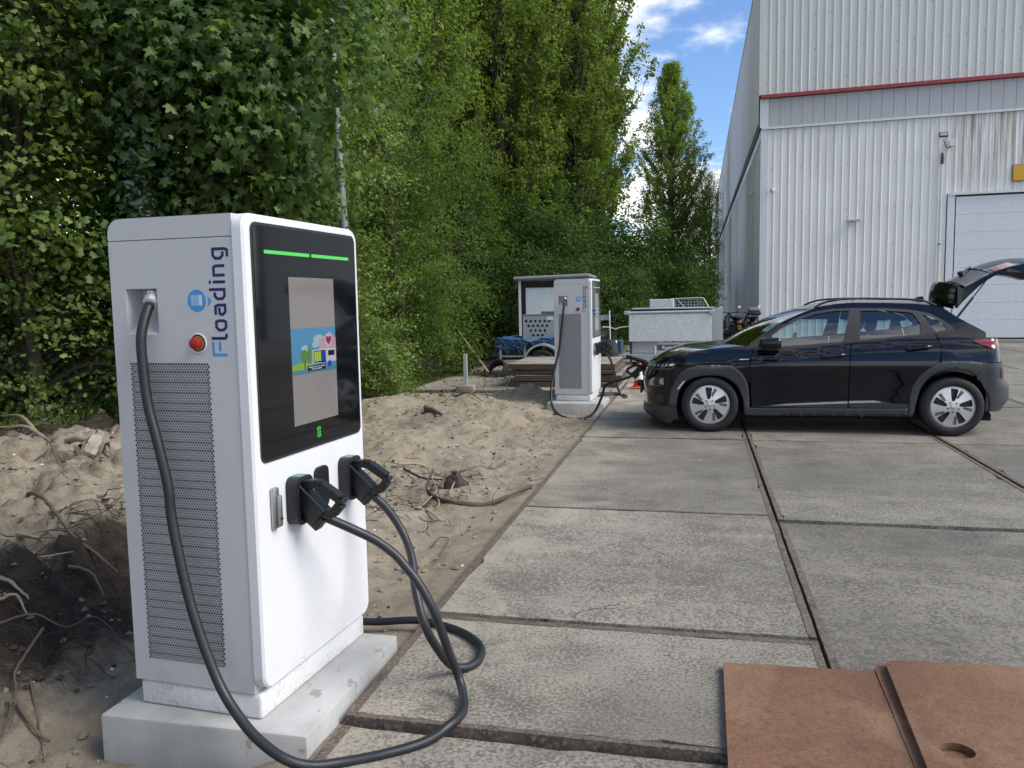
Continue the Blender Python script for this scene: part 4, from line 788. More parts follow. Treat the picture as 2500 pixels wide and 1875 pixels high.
S_Z = [.847, .879, .934, .985, 1.009, 1.022, 1.033, 1.077, 1.147, 1.287, 1.359, 1.407, 1.454, 1.487, 1.51, 1.519, 1.512, 1.499, 1.482, 1.444, 1.422, 1.341, 1.273, 1.206, 1.134, 1.09]
def zs(x): return float(np.interp(x, S_X, S_Z))
def Sseg(a, b, d=.03):
    k = max(2, int((b - a) / d)); return [(a + (b - a) * i / k, zs(a + (b - a) * i / k)) for i in range(k + 1)]
gapF = [(.503, 1.025), (.458, .863), (.452, .792), (.462, .69)]
archFo = [(-.491, .302), (-.476, .452), (-.434, .569), (-.383, .665), (-.302, .754), (-.161, .80), (-.021, .814), (.129, .814), (.228, .802), (.307, .761), (.376, .69), (.417, .608), (.443, .515), (.453, .317)]
archFi = [(-.394, .304), (-.378, .422), (-.342, .529), (-.281, .603), (-.201, .651), (-.07, .682), (.03, .688), (.13, .676), (.229, .63), (.309, .556), (.37, .431), (.392, .316)]
archRo = [(2.199, .33), (2.21, .481), (2.252, .618), (2.323, .712), (2.418, .792), (2.504, .838), (2.625, .852), (2.808, .847), (2.936, .83)]
archRi = [(2.254, .234), (2.277, .386), (2.317, .55), (2.397, .672), (2.505, .739), (2.626, .766), (2.748, .752), (2.86, .699), (2.937, .619), (3.006, .485), (3.056, .30)]
gapB = [(1.642, 1.452), (1.576, 1.066), (1.553, .873), (1.55, .312)]
gapR = [(2.474, 1.16), (2.52, 1.038), (2.523, .95), (2.498, .842)]
panel('front_fender', Sseg(-.66, .44) + [(.503, 1.03)] + gapF[1:] + [(.435, .50), (.405, .60), (.366, .675), (.30, .742), (.228, .78), (.129, .79), (-.021, .79), (-.155, .775), (-.29, .732), (-.37, .65), (-.42, .56), (-.45, .50), (-.45, .842), (-.655, .846)], 'car_paint')
belt = [(.537, .992), (.802, .987), (1.573, 1.063)]
fd = panel('front_door', [gapF[0]] + [(.537, .99), (.80, .987), (1.573, 1.063)] + gapB[2:] + [(.483, .306), (.465, .50), (.455, .70), (.452, .792), (.458, .863)], 'car_paint')
rd = panel('rear_door', [(1.578, 1.065), (2.333, 1.133), (2.469, 1.162)] + gapR[1:] + [(2.418, .792), (2.323, .712), (2.252, .618), (2.21, .481), (2.199, .33), (2.196, .316), (1.553, .312), (1.556, .873)], 'car_paint')
glF = [(.713, 1.013), (1.489, 1.074), (1.574, 1.425), (1.382, 1.42), (1.183, 1.386), (.98, 1.312), (.818, 1.232), (.706, 1.15)]
frF = [(.537, .994), (.635, 1.106), (.778, 1.226), (.962, 1.333), (1.164, 1.407), (1.364, 1.441), (1.638, 1.450), (1.573, 1.066), (.802, .990)]
glR = [(1.668, 1.089), (1.694, 1.419), (1.944, 1.42), (2.208, 1.398), (2.254, 1.387), (2.322, 1.266), (2.312, 1.151)]
frR = [(1.644, 1.449), (1.947, 1.442), (2.173, 1.425), (2.307, 1.406), (2.469, 1.164), (2.333, 1.136), (1.579, 1.068)]
frQ = [(2.317, 1.402), (2.43, 1.375), (2.569, 1.293), (2.645, 1.223), (2.655, 1.193), (2.487, 1.162)]; glQ = [(2.355, 1.37), (2.463, 1.334), (2.59, 1.224), (2.594, 1.204), (2.475, 1.172)]
for i_, sd in enumerate((-1, 1)):
    panel('window_frame', frF, 'car_trim', glF, sides=(sd,), parent=fd[i_], off=.004, gap=-.007); panel('window_glass', glF, 'car_glass', off=-.008, gap=0, sides=(sd,), parent=fd[i_], step=.06)
    panel('window_frame', frR, 'car_trim', glR, sides=(sd,), parent=rd[i_], off=.004, gap=-.007); panel('window_glass', glR, 'car_glass', off=-.008, gap=0, sides=(sd,), parent=rd[i_], step=.06)
# roof side rail of the body (cantrail), A pillar to D pillar, above the door frames
panel('cantrail', Sseg(.44, 2.64) + [(2.60, 1.27), (2.555, 1.283), (2.42, 1.365), (2.307, 1.392), (2.173, 1.418), (1.947, 1.436), (1.642, 1.443), (1.364, 1.435), (1.168, 1.401), (.970, 1.326), (.788, 1.220), (.647, 1.100), (.552, .990), (.508, 1.015)], 'car_paint', gap=0)
qp = panel('quarter_panel', Sseg(2.59, 3.0) + [(3.0, .81), (2.936, .805), (2.808, .82), (2.625, .828), (2.506, .82), (2.523, .95), (2.52, 1.038), (2.474, 1.16), (2.487, 1.160), (2.655, 1.19), (2.648, 1.225), (2.585, 1.29)], 'car_paint')
for i_, sd in enumerate((-1, 1)):
    panel('quarter_window_frame', frQ, 'car_trim', glQ, sides=(sd,), parent=qp[i_], off=.004, gap=-.007); panel('quarter_glass', glQ, 'car_glass', off=-.006, gap=0, sides=(sd,), parent=qp[i_], step=.06)
def smp(pts): return [tuple(p[:2]) for p in spline([(x, z, 0) for x, z in pts], 4)]
archFo, archFi, archRo, archRi = smp(archFo), smp(archFi), smp(archRo), smp(archRi)
panel('front_arch_cladding', archFo + [(.453, .30), (.40, .22), (.392, .30)] + archFi[::-1] + [(-.395, .30)], 'car_cladding', off=.010, gap=0, thick=.012, step=.025)
panel('rear_arch_cladding', archRo + [q for q in archRi[::-1] if q[0] < 2.887] + [(2.20, .24)], 'car_cladding', off=.010, gap=0, thick=.012, step=.025)
panel('sill_cladding', [(.40, .206), (.405, .305), (.483, .300), (1.55, .306), (2.196, .312), (2.20, .25), (2.25, .22)], 'car_sill', off=.006, gap=.001, thick=.03)
panel('door_strip', [(.68, .329), (.879, .352), (1.541, .389), (1.541, .364), (.90, .335)], 'strip_silver', off=.014, gap=0); panel('door_strip', [(1.556, .391), (1.829, .400), (1.916, .378), (1.556, .366)], 'strip_silver', off=.014, gap=0)
panel('door_trim', [(.49, .31), (.62, .325), (.88, .365), (1.543, .40), (1.546, .31)], 'car_sill', off=.008, gap=.001); panel('door_trim', [(1.556, .313), (1.556, .402), (1.85, .41), (2.0, .375), (2.19, .36), (2.19, .316)], 'car_sill', off=.008, gap=.001)
# hood, windscreen, roof
HC = [(-.735, .815), (-.638, .893), (-.504, .958), (-.339, 1.006), (-.174, 1.028), (-.033, 1.036), (.054, 1.036), (.14, 1.034)]
hcx, hcz = [p[0] for p in HC], [p[1] for p in HC]; NT = 15
def across(c_, s_, pw=2.4, crown=0.0):
    out = []
    for j in range(-NT, NT + 1):
        t = j / NT; a = abs(t) ** pw; out.append((c_[0] + (s_[0] - c_[0]) * a, s_[1] * t, c_[1] + (s_[2] - c_[1]) * a + crown * (1 - t * t)))
    return out
rows = []
for i in range(19):
    s_ = i / 18; xc = -.735 + .875 * s_; xs2 = -.684 + 1.10 * s_; z = zs(xs2); rows.append(across((xc, float(np.interp(xc, hcx, hcz))), (xs2, Yf(max(xs2, -.67), z) if xs2 > -.6 else Yf(xs2, z), z), 2.6))
grid('hood', rows, 'car_paint')
rows = []
for i in range(9):
    s_ = i / 8; xs2 = .425 + .753 * s_; z = zs(xs2); xc = .15 + .86 * s_; zc_ = 1.034 + .412 * s_ + .05 * math.sin(math.pi * s_) ; rows.append(across((xc, zc_), (xs2, Yf(xs2, z) - .004, z), 2.0))
grid('windscreen', rows, 'car_glass')
mb = MB(); mb.add(*(lambda r_: ([p for q_ in r_ for p in q_], [(j, j + 1, len(r_[0]) + j + 1, len(r_[0]) + j) for j in range(len(r_[0]) - 1)]))([[(p[0] + .0, p[1], p[2] - .004) for p in across((.06, 1.03), (.40, Yf(.42, 1.03) - .02, 1.026), 2.2)], [(p[0], p[1], p[2] - .01) for p in across((.19, 1.045), (.46, Yf(.46, 1.05) - .03, 1.055), 2.0)]])); mb.build('cowl', 'car_trim', car, fix=False)
rows = []
for i in range(17):
    s_ = i / 16; xs2 = 1.178 + 1.42 * s_; z = zs(xs2); xc = 1.01 + 1.62 * s_; rows.append(across((xc, float(np.interp(xc, [1.0, 1.25, 1.5, 1.8, 2.2, 2.5, 2.64], [1.446, 1.505, 1.535, 1.545, 1.54, 1.522, 1.50]))), (xs2, Yf(xs2, z), z), 2.2))
rf = grid('roof', rows, 'car_paint')
for sd in (-1, 1):
    P = [(x, sd * (Yf(x, zs(x)) - .035), zs(x) + dz) for x, dz in ((1.20, .008), (1.30, .034), (1.45, .046), (1.7, .048), (2.0, .048), (2.25, .046), (2.40, .040), (2.52, .018))]; MB().tube(spline(P, 4), .014, 6).build('roof_rail', 'car_trim', car, 60)
mb = MB(); mb.add([(2.36, -.004, 1.525), (2.36, .004, 1.525), (2.53, -.03, 1.52), (2.53, .03, 1.52), (2.47, -.006, 1.575), (2.47, .006, 1.575), (2.52, -.008, 1.578), (2.52, .008, 1.578)], [(0, 2, 6, 4), (1, 5, 7, 3), (4, 6, 7, 5), (2, 3, 7, 6), (0, 4, 5, 1)]); mb.build('antenna_fin', 'car_black', rf)
# front end: fascia in bands
def fascia(name, z0, z1, mat, xf_off=0.0, nz=9):
    rows = []
    for i in range(nz + 1):
        z = z0 + (z1 - z0) * i / nz; xf = float(np.interp(z, XFZ, XFX)) + xf_off; ye = Yf(XA, z); r_ = []
        for j in range(-16, 17):
            ph = abs(j) / 16 * math.pi / 2; r_.append((XA - (XA - xf) * math.cos(ph) ** (2 / NF), math.copysign(1, j) * ye * math.sin(ph) ** (2 / NF) if j else 0.0, z))
        rows.append(r_)
    return grid(name, rows, mat)
fb = fascia('front_bumper', .30, .845, 'car_black'); fascia('lower_bumper', .10, .305, 'car_sill', -.006, 6)
panel('bumper_corner', [(-.45, .53), (-.476, .452), (-.491, .302), (-.45, .30), (-.45, .302), (-.45, .45)], 'car_black', gap=0)
panel('lower_valance', [(-.45, .30), (-.395, .30), (-.37, .145), (-.45, .13)], 'car_sill', gap=0)
panel('headlight', [(-.725, .782), (-.69, .809), (-.56, .825), (-.353, .836), (-.424, .792), (-.66, .768)], 'lamp_dark', off=.006, gap=0, step=.02)
panel('headlight_trim', [(-.74, .772), (-.66, .764), (-.486, .772), (-.40, .79), (-.424, .772), (-.486, .752), (-.66, .745)], 'car_cladding', off=.008, gap=0, step=.02)
for k in range(5): panel('headlight_strip', [(-.66 + k * .045, .788 + k * .003), (-.65 + k * .045, .788 + k * .003), (-.637 + k * .045, .806 + k * .003), (-.647 + k * .045, .806 + k * .003)], 'lamp_led', off=.009, gap=0, step=.01)
panel('headlight_strip', [(-.49, .80), (-.44, .80), (-.41, .822), (-.46, .822)], 'lamp_led', off=.009, gap=0, step=.02)
panel('fog_lamp', [(-.735, .545), (-.712, .625), (-.674, .656), (-.542, .658), (-.542, .565), (-.60, .543)], 'lamp_dark', off=.006, gap=0, step=.02)
panel('fog_lens', [(-.727, .555), (-.708, .62), (-.676, .645), (-.65, .646), (-.672, .60), (-.665, .553)], 'lamp_clear', off=.010, gap=0, step=.02); panel('fog_lens', [(-.60, .600), (-.59, .63), (-.57, .648), (-.548, .65), (-.548, .572), (-.58, .57)], 'lamp_clear', off=.012, gap=0, step=.015)
panel('fog_lens', [(-.65, .56), (-.655, .60), (-.635, .645), (-.60, .648), (-.615, .60), (-.605, .56)], 'alloy_dark', off=.010, gap=0, step=.02)
panel('lower_intake', [(-.74, .335), (-.735, .44), (-.66, .45), (-.55, .44), (-.55, .36), (-.60, .335)], 'car_trim', off=.004, gap=0, step=.02)
panel('side_reflector', [(-.388, .52), (-.35, .575), (-.312, .624), (-.292, .630), (-.298, .612), (-.335, .56), (-.36, .52)], 'reflector_white', off=.042, gap=0, step=.02)
mb = MB(); mb.rbox(-.868, -.846, -.26, .26, .40, .51, .004, 1); mb.build('number_plate', 'car_trim', car); mb = MB(); mb.rbox(-.925, -.83, -.10, .02, .47, .55, .02, 2); mb.build('sensor_housing', 'car_black', car)
fl = MB(); fl.add([(-.80, -.16, .79), (-.80, .14, .79), (-1.06, .12, .868), (-1.06, -.14, .868), (-.82, -.16, .765), (-.82, .14, .765), (-1.06, .12, .845), (-1.06, -.14, .845)], [(0, 1, 2, 3), (7, 6, 5, 4), (0, 3, 7, 4), (1, 5, 6, 2), (2, 6, 7, 3), (0, 4, 5, 1)]); fl.build('charge_flap', 'car_black', car)
mb = MB(); mb.add([(-.83, -.15, .77), (-.83, .13, .77), (-1.03, .10, .70), (-1.03, -.12, .70)], [(0, 1, 2, 3)]); 
MB().rbox(-.85, -.80, -.15, .13, .62, .77, .01, 1).build('charge_port', 'car_under', car)
# rear end
def rear(name, z0, z1, mat, nz=8, xo=0.0):
    rows = []
    for i in range(nz + 1):
        z = z0 + (z1 - z0) * i / nz; xr = float(np.interp(z, XRZ, XRX)) + xo; ye = Yf(XB, z); r_ = []
        for j in range(-16, 17):
            ph = abs(j) / 16 * math.pi / 2; r_.append((XB + (xr - XB) * math.cos(ph) ** (2 / NR), math.copysign(1, j) * ye * math.sin(ph) ** (2 / NR) if j else 0.0, z))
        rows.append(r_)
    return grid(name, rows, mat)
rear('rear_bumper', .28, .828, 'car_cladding', 14, .008)
panel('bumper_side', [(2.936, .83), (3.0, .832), (3.0, .30), (3.056, .28), (3.056, .30), (3.006, .485), (2.937, .619), (2.886, .665)], 'car_cladding', off=.006, gap=0)
rows = []   # shoulder of the rear quarter, round to the tailgate opening (upper rear stays open)
for sd in (-1, 1):
    rr_ = []
    for i in range(8):
        z = .835 + .255 * i / 7; xr = float(np.interp(z, XRZ, XRX)); ye = Yf(XB, z); r_ = []
        for j in range(0, 9):
            ph = math.pi / 2 * (1 - j / 8 * .72); r_.append((XB + (xr - XB) * math.cos(ph) ** (2 / NR), sd * ye * math.sin(ph) ** (2 / NR), z))
        rr_.append(r_)
    grid('rear_corner', rr_, 'car_paint')
panel('tail_lamp', [(2.846, 1.075), (2.91, 1.088), (3.04, 1.092), (3.13, 1.085), (3.135, 1.02), (3.10, .985), (3.04, .985), (2.953, 1.022)], 'lamp_red', off=.012, gap=0, step=.02)
panel('rear_reflector', [(3.15, .775), (3.172, .78), (3.18, .65), (3.155, .66)], 'lamp_red', off=.022, gap=0, step=.015)
# inside and underneath
mb = MB(); mb.box(-.55, 3.1, -.70, .70, .16, .24); mb.box(.42, 2.25, -.80, .80, .2, .30); mb.build('floor_pan', 'car_under', car)
panel('inner_shell', [(.47, .26), (2.22, .26), (2.32, .65), (2.50, .86), (2.50, 1.02), (1.6, .98), (.55, .93), (.46, .7)], 'car_under', off=-.035, gap=0, step=.06)
panel('inner_quarter', [(2.5, .80), (3.08, .80), (3.05, 1.02), (2.60, 1.13), (2.5, 1.05)], 'car_under', off=-.04, gap=0, step=.06)
mb = MB(); mb.box(2.3, 3.1, -.62, .62, .62, .66); mb.build('boot_floor', 'car_under', car)
for xw in (0, 2.66):
    for sd in (-1, 1):
        A_ = [R(a) for a in range(-12, 193, 12)]; n = len(A_); P = [(xw + .385 * math.cos(a), .345 + .385 * math.sin(a)) for a in A_]
        MB().add([(x, sd * .845, z) for x, z in P] + [(x, sd * .50, z) for x, z in P] + [(xw, sd * .50, .30)], [(i, i + 1, n + i + 1, n + i) for i in range(n - 1)] + [(n + i, n + i + 1, 2 * n) for i in range(n - 1)]).build('wheel_housing', 'car_under', car)
rows = [[(.35, -.74, .86), (.35, .74, .86)], [(.42, -.74, .98), (.42, .74, .98)], [(.75, -.72, 1.0), (.75, .72, 1.0)], [(.95, -.70, .93), (.95, .70, .93)], [(.98, -.70, .6), (.98, .70, .6)]]; grid('dashboard', rows, 'car_seat', ang=20)
mb = MB(); mb.tube([(.98 + .10 * math.sin(R(a)) * .35, -.36 + .175 * math.cos(R(a)), .985 + .175 * math.sin(R(a))) for a in range(0, 361, 20)], .014, 6, False); mb.tube([(.90, -.36, .95), (1.0, -.36, .985)], .03, 6); mb.tube([(.99, -.53, .985), (.99, -.19, .985)], .014, 5); mb.build('steering_wheel', 'car_seat', car, 60)
def seat(x, y, w, rear_=False):
    s_ = empty('seat', (x, y, 0), parent=car)
    MB().rbox(-.05, .48, -w / 2, w / 2, .44, .62, .05, 2).build('cushion', 'car_seat', s_, 50)
    b = MB(); b.rbox(-.06, .08, -w / 2 + .01, w / 2 - .01, 0, .58, .05, 2); b = b.build('backrest', 'car_seat', s_, 50); b.location = (.50, 0, .56); b.rotation_euler = (0, R(17), 0)
    for hy in ((0,) if not rear_ else (-.35, .35)):
        h = MB(); h.rbox(-.05, .05, -.13, .13, .0, .19, .045, 2); h = h.build('headrest', 'car_seat', s_, 50); h.location = (.73, hy, 1.17 if not rear_ else 1.10); h.rotation_euler = (0, R(12), 0)
        MB().tube([(.69, hy - .05, 1.08), (.73, hy - .05, 1.2)], .008, 5).build('headrest_post', 'steel', s_)
seat(1.12, -.36, .50); seat(1.12, .36, .50); seat(1.98, 0, 1.25, True)
mb = MB(); mb.rbox(.98, 1.0, -.13, .13, 1.30, 1.38, .01, 2); mb.build('interior_mirror', 'car_seat', car)
# mirrors and handles
for sd in (-1, 1):
    o = MB().rbox(.545, .79, -.11, .09, 1.005, 1.135, .045, 3).build('door_mirror', 'car_black', car, 50); o.location = (0, sd * .985, 0); MB().box(.60, .68, -.06, .06, .985, 1.01).build('mirror_foot', 'car_trim', o).location = (0, -sd * .09, 0)
    for (xa, za, xb, zb) in ((1.235, .895, 1.500, .927), (2.140, .983, 2.415, 1.013)):
        m_ = MB(); N = 9; P = [(xa + (xb - xa) * i / N, sd * (Yf(xa + (xb - xa) * i / N, za + (zb - za) * i / N) + (.028 if 0 < i < N else -.005)), za + (zb - za) * i / N) for i in range(N + 1)]; m_.tube(P, [.014] + [.019] * (N - 1) + [.014], 6); m_.build('door_handle', 'car_black', car, 60)
bd = panel('badge', [(.335, .868), (.437, .874), (.437, .883), (.335, .877)], 'reflector_white', off=.006, gap=0, step=.02)
# wheels
def wheel():
    w_ = empty('wheel', parent=car)
    MB().lathe([(.228, -.08), (.236, -.098), (.262, -.112), (.300, -.108), (.324, -.092), (.334, -.06), (.335, 0), (.334, .06), (.324, .09), (.30, .105), (.236, .1)], 'y', (0, 0, 0), 44, True).build('tyre', 'tyre', w_, 50)
    r_ = MB().lathe([(.236, -.092), (.226, -.098), (.222, -.085), (.215, -.02), (.215, .08)], 'y', (0, 0, 0), 40, cap=False).build('rim', 'alloy', w_, 40, fix=False)
    MB().lathe([(.0, -.055), (.214, -.055)], 'y', (0, 0, 0), 32).build('brake_shadow', 'alloy_dark', w_, fix=False)
    # face: disc with five slanted slots; each slot has a bright lip, each spoke a perforated patch
    def slot(k): a = R(90 - 72 * k); ca_, sa = math.cos(a), math.sin(a); return [(p * ca_ - q * sa, p * sa + q * ca_) for p, q in ((.066, -.014), (.10, -.036), (.192, -.066), (.206, -.030), (.210, .014), (.12, .015), (.072, .012))]
    outer = [(.221 * math.cos(R(a)), .221 * math.sin(R(a))) for a in range(0, 360, 6)]; slots = [slot(k) for k in range(5)]
    V_ = [Vector(p) for p in outer] + [Vector(p) for s_ in slots for p in s_]; E = [(i, (i + 1) % 60) for i in range(60)]; k0 = 60
    for s_ in slots: E += [(k0 + i, k0 + (i + 1) % len(s_)) for i in range(len(s_))]; k0 += len(s_)
    V_ += [Vector((rr_ * math.cos(R(a)), rr_ * math.sin(R(a)))) for rr_ in (.04, .10, .16) for a in range(0, 360, 24) if not any(inpoly((rr_ * math.cos(R(a)), rr_ * math.sin(R(a))), s_) for s_ in slots)]
    cd_ = geometry.delaunay_2d_cdt(V_, E, [], 0, 1e-7); fs = []
    for t_ in cd_[2]:
        c_ = (sum(cd_[0][i][0] for i in t_) / 3, sum(cd_[0][i][1] for i in t_) / 3)
        if inpoly(c_, outer) and not any(inpoly(c_, s_) for s_ in slots): fs.append(tuple(t_))
    dep = lambda p: -.098 - .012 * math.cos(min(1, p.length / .22) * math.pi * .8)
    MB().add([(p[0], dep(p), p[1]) for p in cd_[0]], fs).build('spoke_face', 'alloy', w_, fix=False)
    for k in range(5):
        a = R(90 - 72 * k - 36 + 10); pt = [(.10, -.006), (.195, -.038), (.205, .0), (.12, .012)]; q_ = [(p * math.cos(a) - q * math.sin(a), p * math.sin(a) + q * math.cos(a)) for p, q in pt]
        MB().add([(x, dep(Vector((x, z))) - .003, z) for x, z in q_], [(0, 1, 2, 3)]).build('spoke_inlay', 'alloy_dark', w_, fix=False)
        m_ = MB()
        for ii in range(4):
            for jj in range(3 if ii else 2):
                p, q = .118 + ii * .023, -.016 + jj * .010 - ii * .004; x, z = p * math.cos(a) - q * math.sin(a), p * math.sin(a) + q * math.cos(a); d = dep(Vector((x, z))) - .0045; m_.add([(x - .0055, d, z), (x, d, z - .0035), (x + .0055, d, z), (x, d, z + .0035)], [(0, 1, 2, 3)])
        m_.build('inlay_dots', 'alloy', w_, fix=False)
        a = R(90 - 72 * k + 30); MB().lathe([(.0, -.116), (.009, -.115), (.010, -.10)], 'y', (.058 * math.cos(a), 0, .058 * math.sin(a)), 8).build('wheel_nut', 'alloy_dark', w_)
    MB().lathe([(.0, -.122), (.024, -.120), (.029, -.112), (.029, -.10)], 'y', (0, 0, 0), 20).build('hub_cap', 'strip_silver', w_, 40)
    return w_
w0 = wheel()
for i_, (xw, sd) in enumerate(((-.005, -1), (2.65, -1), (-.005, 1), (2.65, 1))):
    w_ = w0 if i_ == 0 else copy_tree(w0, car); w_.location = (xw, sd * .79, .335); w_.rotation_euler = (0, R(-11 if xw < 1 else -3), 0 if sd < 0 else math.pi)
# raised tailgate: outer skin, rear window, inner trim
TGo = [(2.735, 1.70), (2.80, 1.665), (2.937, 1.735), (3.045, 1.80), (3.116, 1.835), (3.248, 1.885), (3.42, 1.925), (3.60, 1.93), (3.80, 1.88)]
TGi = [(2.75, 1.435), (2.797, 1.499), (2.869, 1.579), (2.963, 1.677), (3.058, 1.755), (3.153, 1.813), (3.249, 1.835), (3.425, 1.825), (3.60, 1.80), (3.75, 1.75)]
tg = empty('tailgate', parent=car); tg['label'] = 'raised tailgate with dark rear window'
def tgo(x): return float(np.interp(x, [p[0] for p in TGo], [p[1] for p in TGo]))
def tgi(x): return float(np.interp(x, [p[0] for p in TGi], [p[1] for p in TGi]))
def tg_rows(x0, x1, n, hw, crown, dz=0.0):
    rows = []
    for i in range(n + 1):
        x = x0 + (x1 - x0) * i / n; rows.append([(x - crown * .6 * (1 - (j / 8) ** 2), hw * j / 8, tgo(x) + dz + crown * (1 - (j / 8) ** 2)) for j in range(-8, 9)])
    return rows
grid('rear_window', tg_rows(2.83, 3.08, 6, .545, .07), 'car_black', tg); grid('outer_skin', tg_rows(3.085, 3.80, 10, .56, .08), 'car_paint', tg)
sp_rows = [[(2.745 - .20 * (1 - (j / 8) ** 2) * .55 + k * .00 + dx, .50 * j / 8, z + .05 * (1 - (j / 8) ** 2)) for j in range(-8, 9)] for k, (dx, z) in enumerate(((-.015, 1.425), (-.022, 1.50), (-.015, 1.58), (.0, 1.655), (.03, 1.70), (.075, 1.695)))]
grid('spoiler', sp_rows, 'car_black', tg)
for sd in (-1, 1):
    m_ = MB(); xs_ = [2.75, 2.80, 2.87, 2.96, 3.06, 3.15, 3.25, 3.42, 3.6, 3.78]
    m_.add([(x, sd * .545, max(tgo(x), tgi(x) + .05)) for x in xs_] + [(x, sd * .56, tgi(x)) for x in xs_] + [(x, sd * .44, tgi(x) + .01) for x in xs_], [(i, i + 1, len(xs_) + i + 1, len(xs_) + i) for i in range(len(xs_) - 1)] + [(len(xs_) + i, len(xs_) + i + 1, 2 * len(xs_) + i + 1, 2 * len(xs_) + i) for i in range(len(xs_) - 1)]); m_.build('inner_edge', 'car_black', tg)
    MB().tube([(2.745, sd * .60, 1.338), (2.90, sd * .59, 1.555)], .013, 6).build('strut', 'car_trim', tg); MB().tube([(2.89, sd * .59, 1.542), (3.03, sd * .57, 1.735)], .007, 6).build('strut_rod', 'car_trim', tg)
    m_ = MB(); xs_ = [3.13, 3.2, 3.27, 3.34]; m_.add([(x, sd * .56, tgo(x) + .004) for x in xs_] + [(x - .03, sd * .40, tgo(x) + .042) for x in xs_], [(i, i + 1, 4 + i + 1, 4 + i) for i in range(3)]); m_.build('tailgate_lamp', 'lamp_red', tg)
grid('inner_trim', [[(x, .44 * j / 4, tgi(x) + .012) for j in range(-4, 5)] for x in (2.76, 2.87, 2.96, 3.06, 3.15, 3.25, 3.42, 3.6, 3.75)], 'car_under', tg)
m_ = MB(); m_.tube(spline([(2.92, -.10, 1.80), (2.98, 0.0, 1.88), (3.08, .16, 1.92)], 4), .012, 5); m_.rbox(2.90, 3.0, -.05, .05, 1.82, 1.87, .02, 2); m_.build('rear_wiper', 'car_trim', tg)

# ================================================================== THINGS IN THE YARD
# ---- stack of spare concrete slabs behind the farther charger
for k, (z0, z1, dx, rz) in enumerate(((-.06, .075, 0, .0), (.10, .215, .06, .02), (.235, .30, -.02, -.015), (.315, .43, -.05, .01))):
    o = MB().rbox(-1.0, 1.0, -.95, .95, 0, z1 - z0, .008, 1).build('stacked_slab', 'wood_old' if k == 2 else 'concrete_slab'); o.location = (-2.46 + dx, 16.1, z0); o.rotation_euler = (0, 0, rz)
    tag(o, ['dirty concrete slab at the bottom of the stack behind the farther charger', 'second concrete slab from the bottom of the stack behind the farther charger', 'thin brown timber sheet second from the top of the slab stack behind the farther charger', 'grey concrete slab on top of the stack behind the farther charger'][k], 'slab' if k != 2 else 'board', 'slabs stacked behind the farther charger')
    ed = MB(); h = z1 - z0
    for x0, x1, y0, y1 in ((-1.012, -1.001, -.96, .96), (1.001, 1.012, -.96, .96), (-1.0, 1.0, -.962, -.951)): ed.box(x0, x1, y0, y1, .004, h - .012)
    ed.build('steel_edge', 'rust_dark', o)
for k, x in enumerate((-3.3, -1.7)):
    o = MB().rbox(-.05, .05, -.9, .9, 0, .022, .004, 1).build('timber_batten', 'wood_old'); o.location = (x, 16.1, .0765 if k else .0765); tag(o, 'timber batten between the bottom slabs of the stack, ' + ('right' if k else 'left') + ' one', 'batten', 'battens in the slab stack')
# ---- bollard
b = empty('bollard', (-4.22, 14.65, -0.03), 0.1, 'short galvanised steel post on a square concrete foot by the hedge', 'bollard'); MB().rbox(-.17, .17, -.15, .15, -.05, .10, .012, 2).build('concrete_foot', 'concrete_slab', b, 40); MB().rbox(-.036, .036, -.036, .036, .09, .68, .006, 1).build('post', 'galv_dull', b)
# ---- lamp post half hidden in the leaves
p_ = MB().tube([(-4.66, 10.5, -.1), (-4.68, 10.5, 2.2), (-4.74, 10.5, 3.9), (-4.78, 10.5, 6.0)], [.075, .068, .055, .045], 14).build('lamp_post', 'pole_grey', None, 60); tag(p_, 'grey galvanised lamp post rising into the leaves behind the near charger', 'lamp post')
# ---- trailer with a blue net
t = empty('utility_trailer', (-3.26, 17.3, -0.03), 0.0, 'small dark box trailer covered with a blue net, parked by the shelter', 'trailer')
MB().box(-.95, 1.1, 0.25, 1.45, .36, .42).build('chassis', 'trailer_dark', t)
for nm, b_ in (('side_panel', (-.95, -.03, .22, .25, .44, .76)), ('side_panel', (-.02, 1.12, .22, .25, .66, .80)), ('side_panel', (-.95, 1.12, 1.45, 1.48, .44, .76)), ('end_panel', (-.98, -.95, .22, 1.48, .40, .76)), ('end_panel', (1.12, 1.15, .22, 1.48, .40, .76))): MB().box(*b_).build(nm, 'trailer_dark', t)
fr = MB()
for x in (-.97, -.43, .0): fr.box(x - .02, x + .03, .18, .215, .28 if x < -.9 else .42, .78)
fr.box(-.95, .0, .185, .217, .42, .455); fr.box(-.95, -.0, .19, .217, .765, .80); fr.build('frame', 'galv_dull', t)
MB().box(1.15, 2.45, .72, .82, .36, .44).build('drawbar', 'galv_dull', t); MB().tube([(2.35, .77, .02), (2.35, .77, .62)], .03, 8).build('jockey_wheel', 'galv_dull', t)
wt = MB().lathe([(.17, -.07), (.20, -.09), (.255, -.085), (.285, -.05), (.29, 0), (.285, .05), (.25, .085), (.17, .07)], 'y', (0, 0, 0), 30, True).build('tyre', 'tyre', t, 50); wt.location = (0, .08, .32)
rm = MB().lathe([(.185, -.05), (.175, -.065), (.15, -.045), (.115, -.05), (.10, -.075), (.06, -.08), (.05, -.05), (.0, -.05)], 'y', (0, 0, 0), 24).build('rim', 'rim_grey', wt, 40, fix=False)
hm = MB()
for k in range(10): hm.lathe([(0, -.050), (.014, -.050)], 'y', (.134 * math.cos(R(36 * k)), 0, .134 * math.sin(R(36 * k))), 8)
hm.build('rim_hole', 'hole_dark', wt, fix=False)
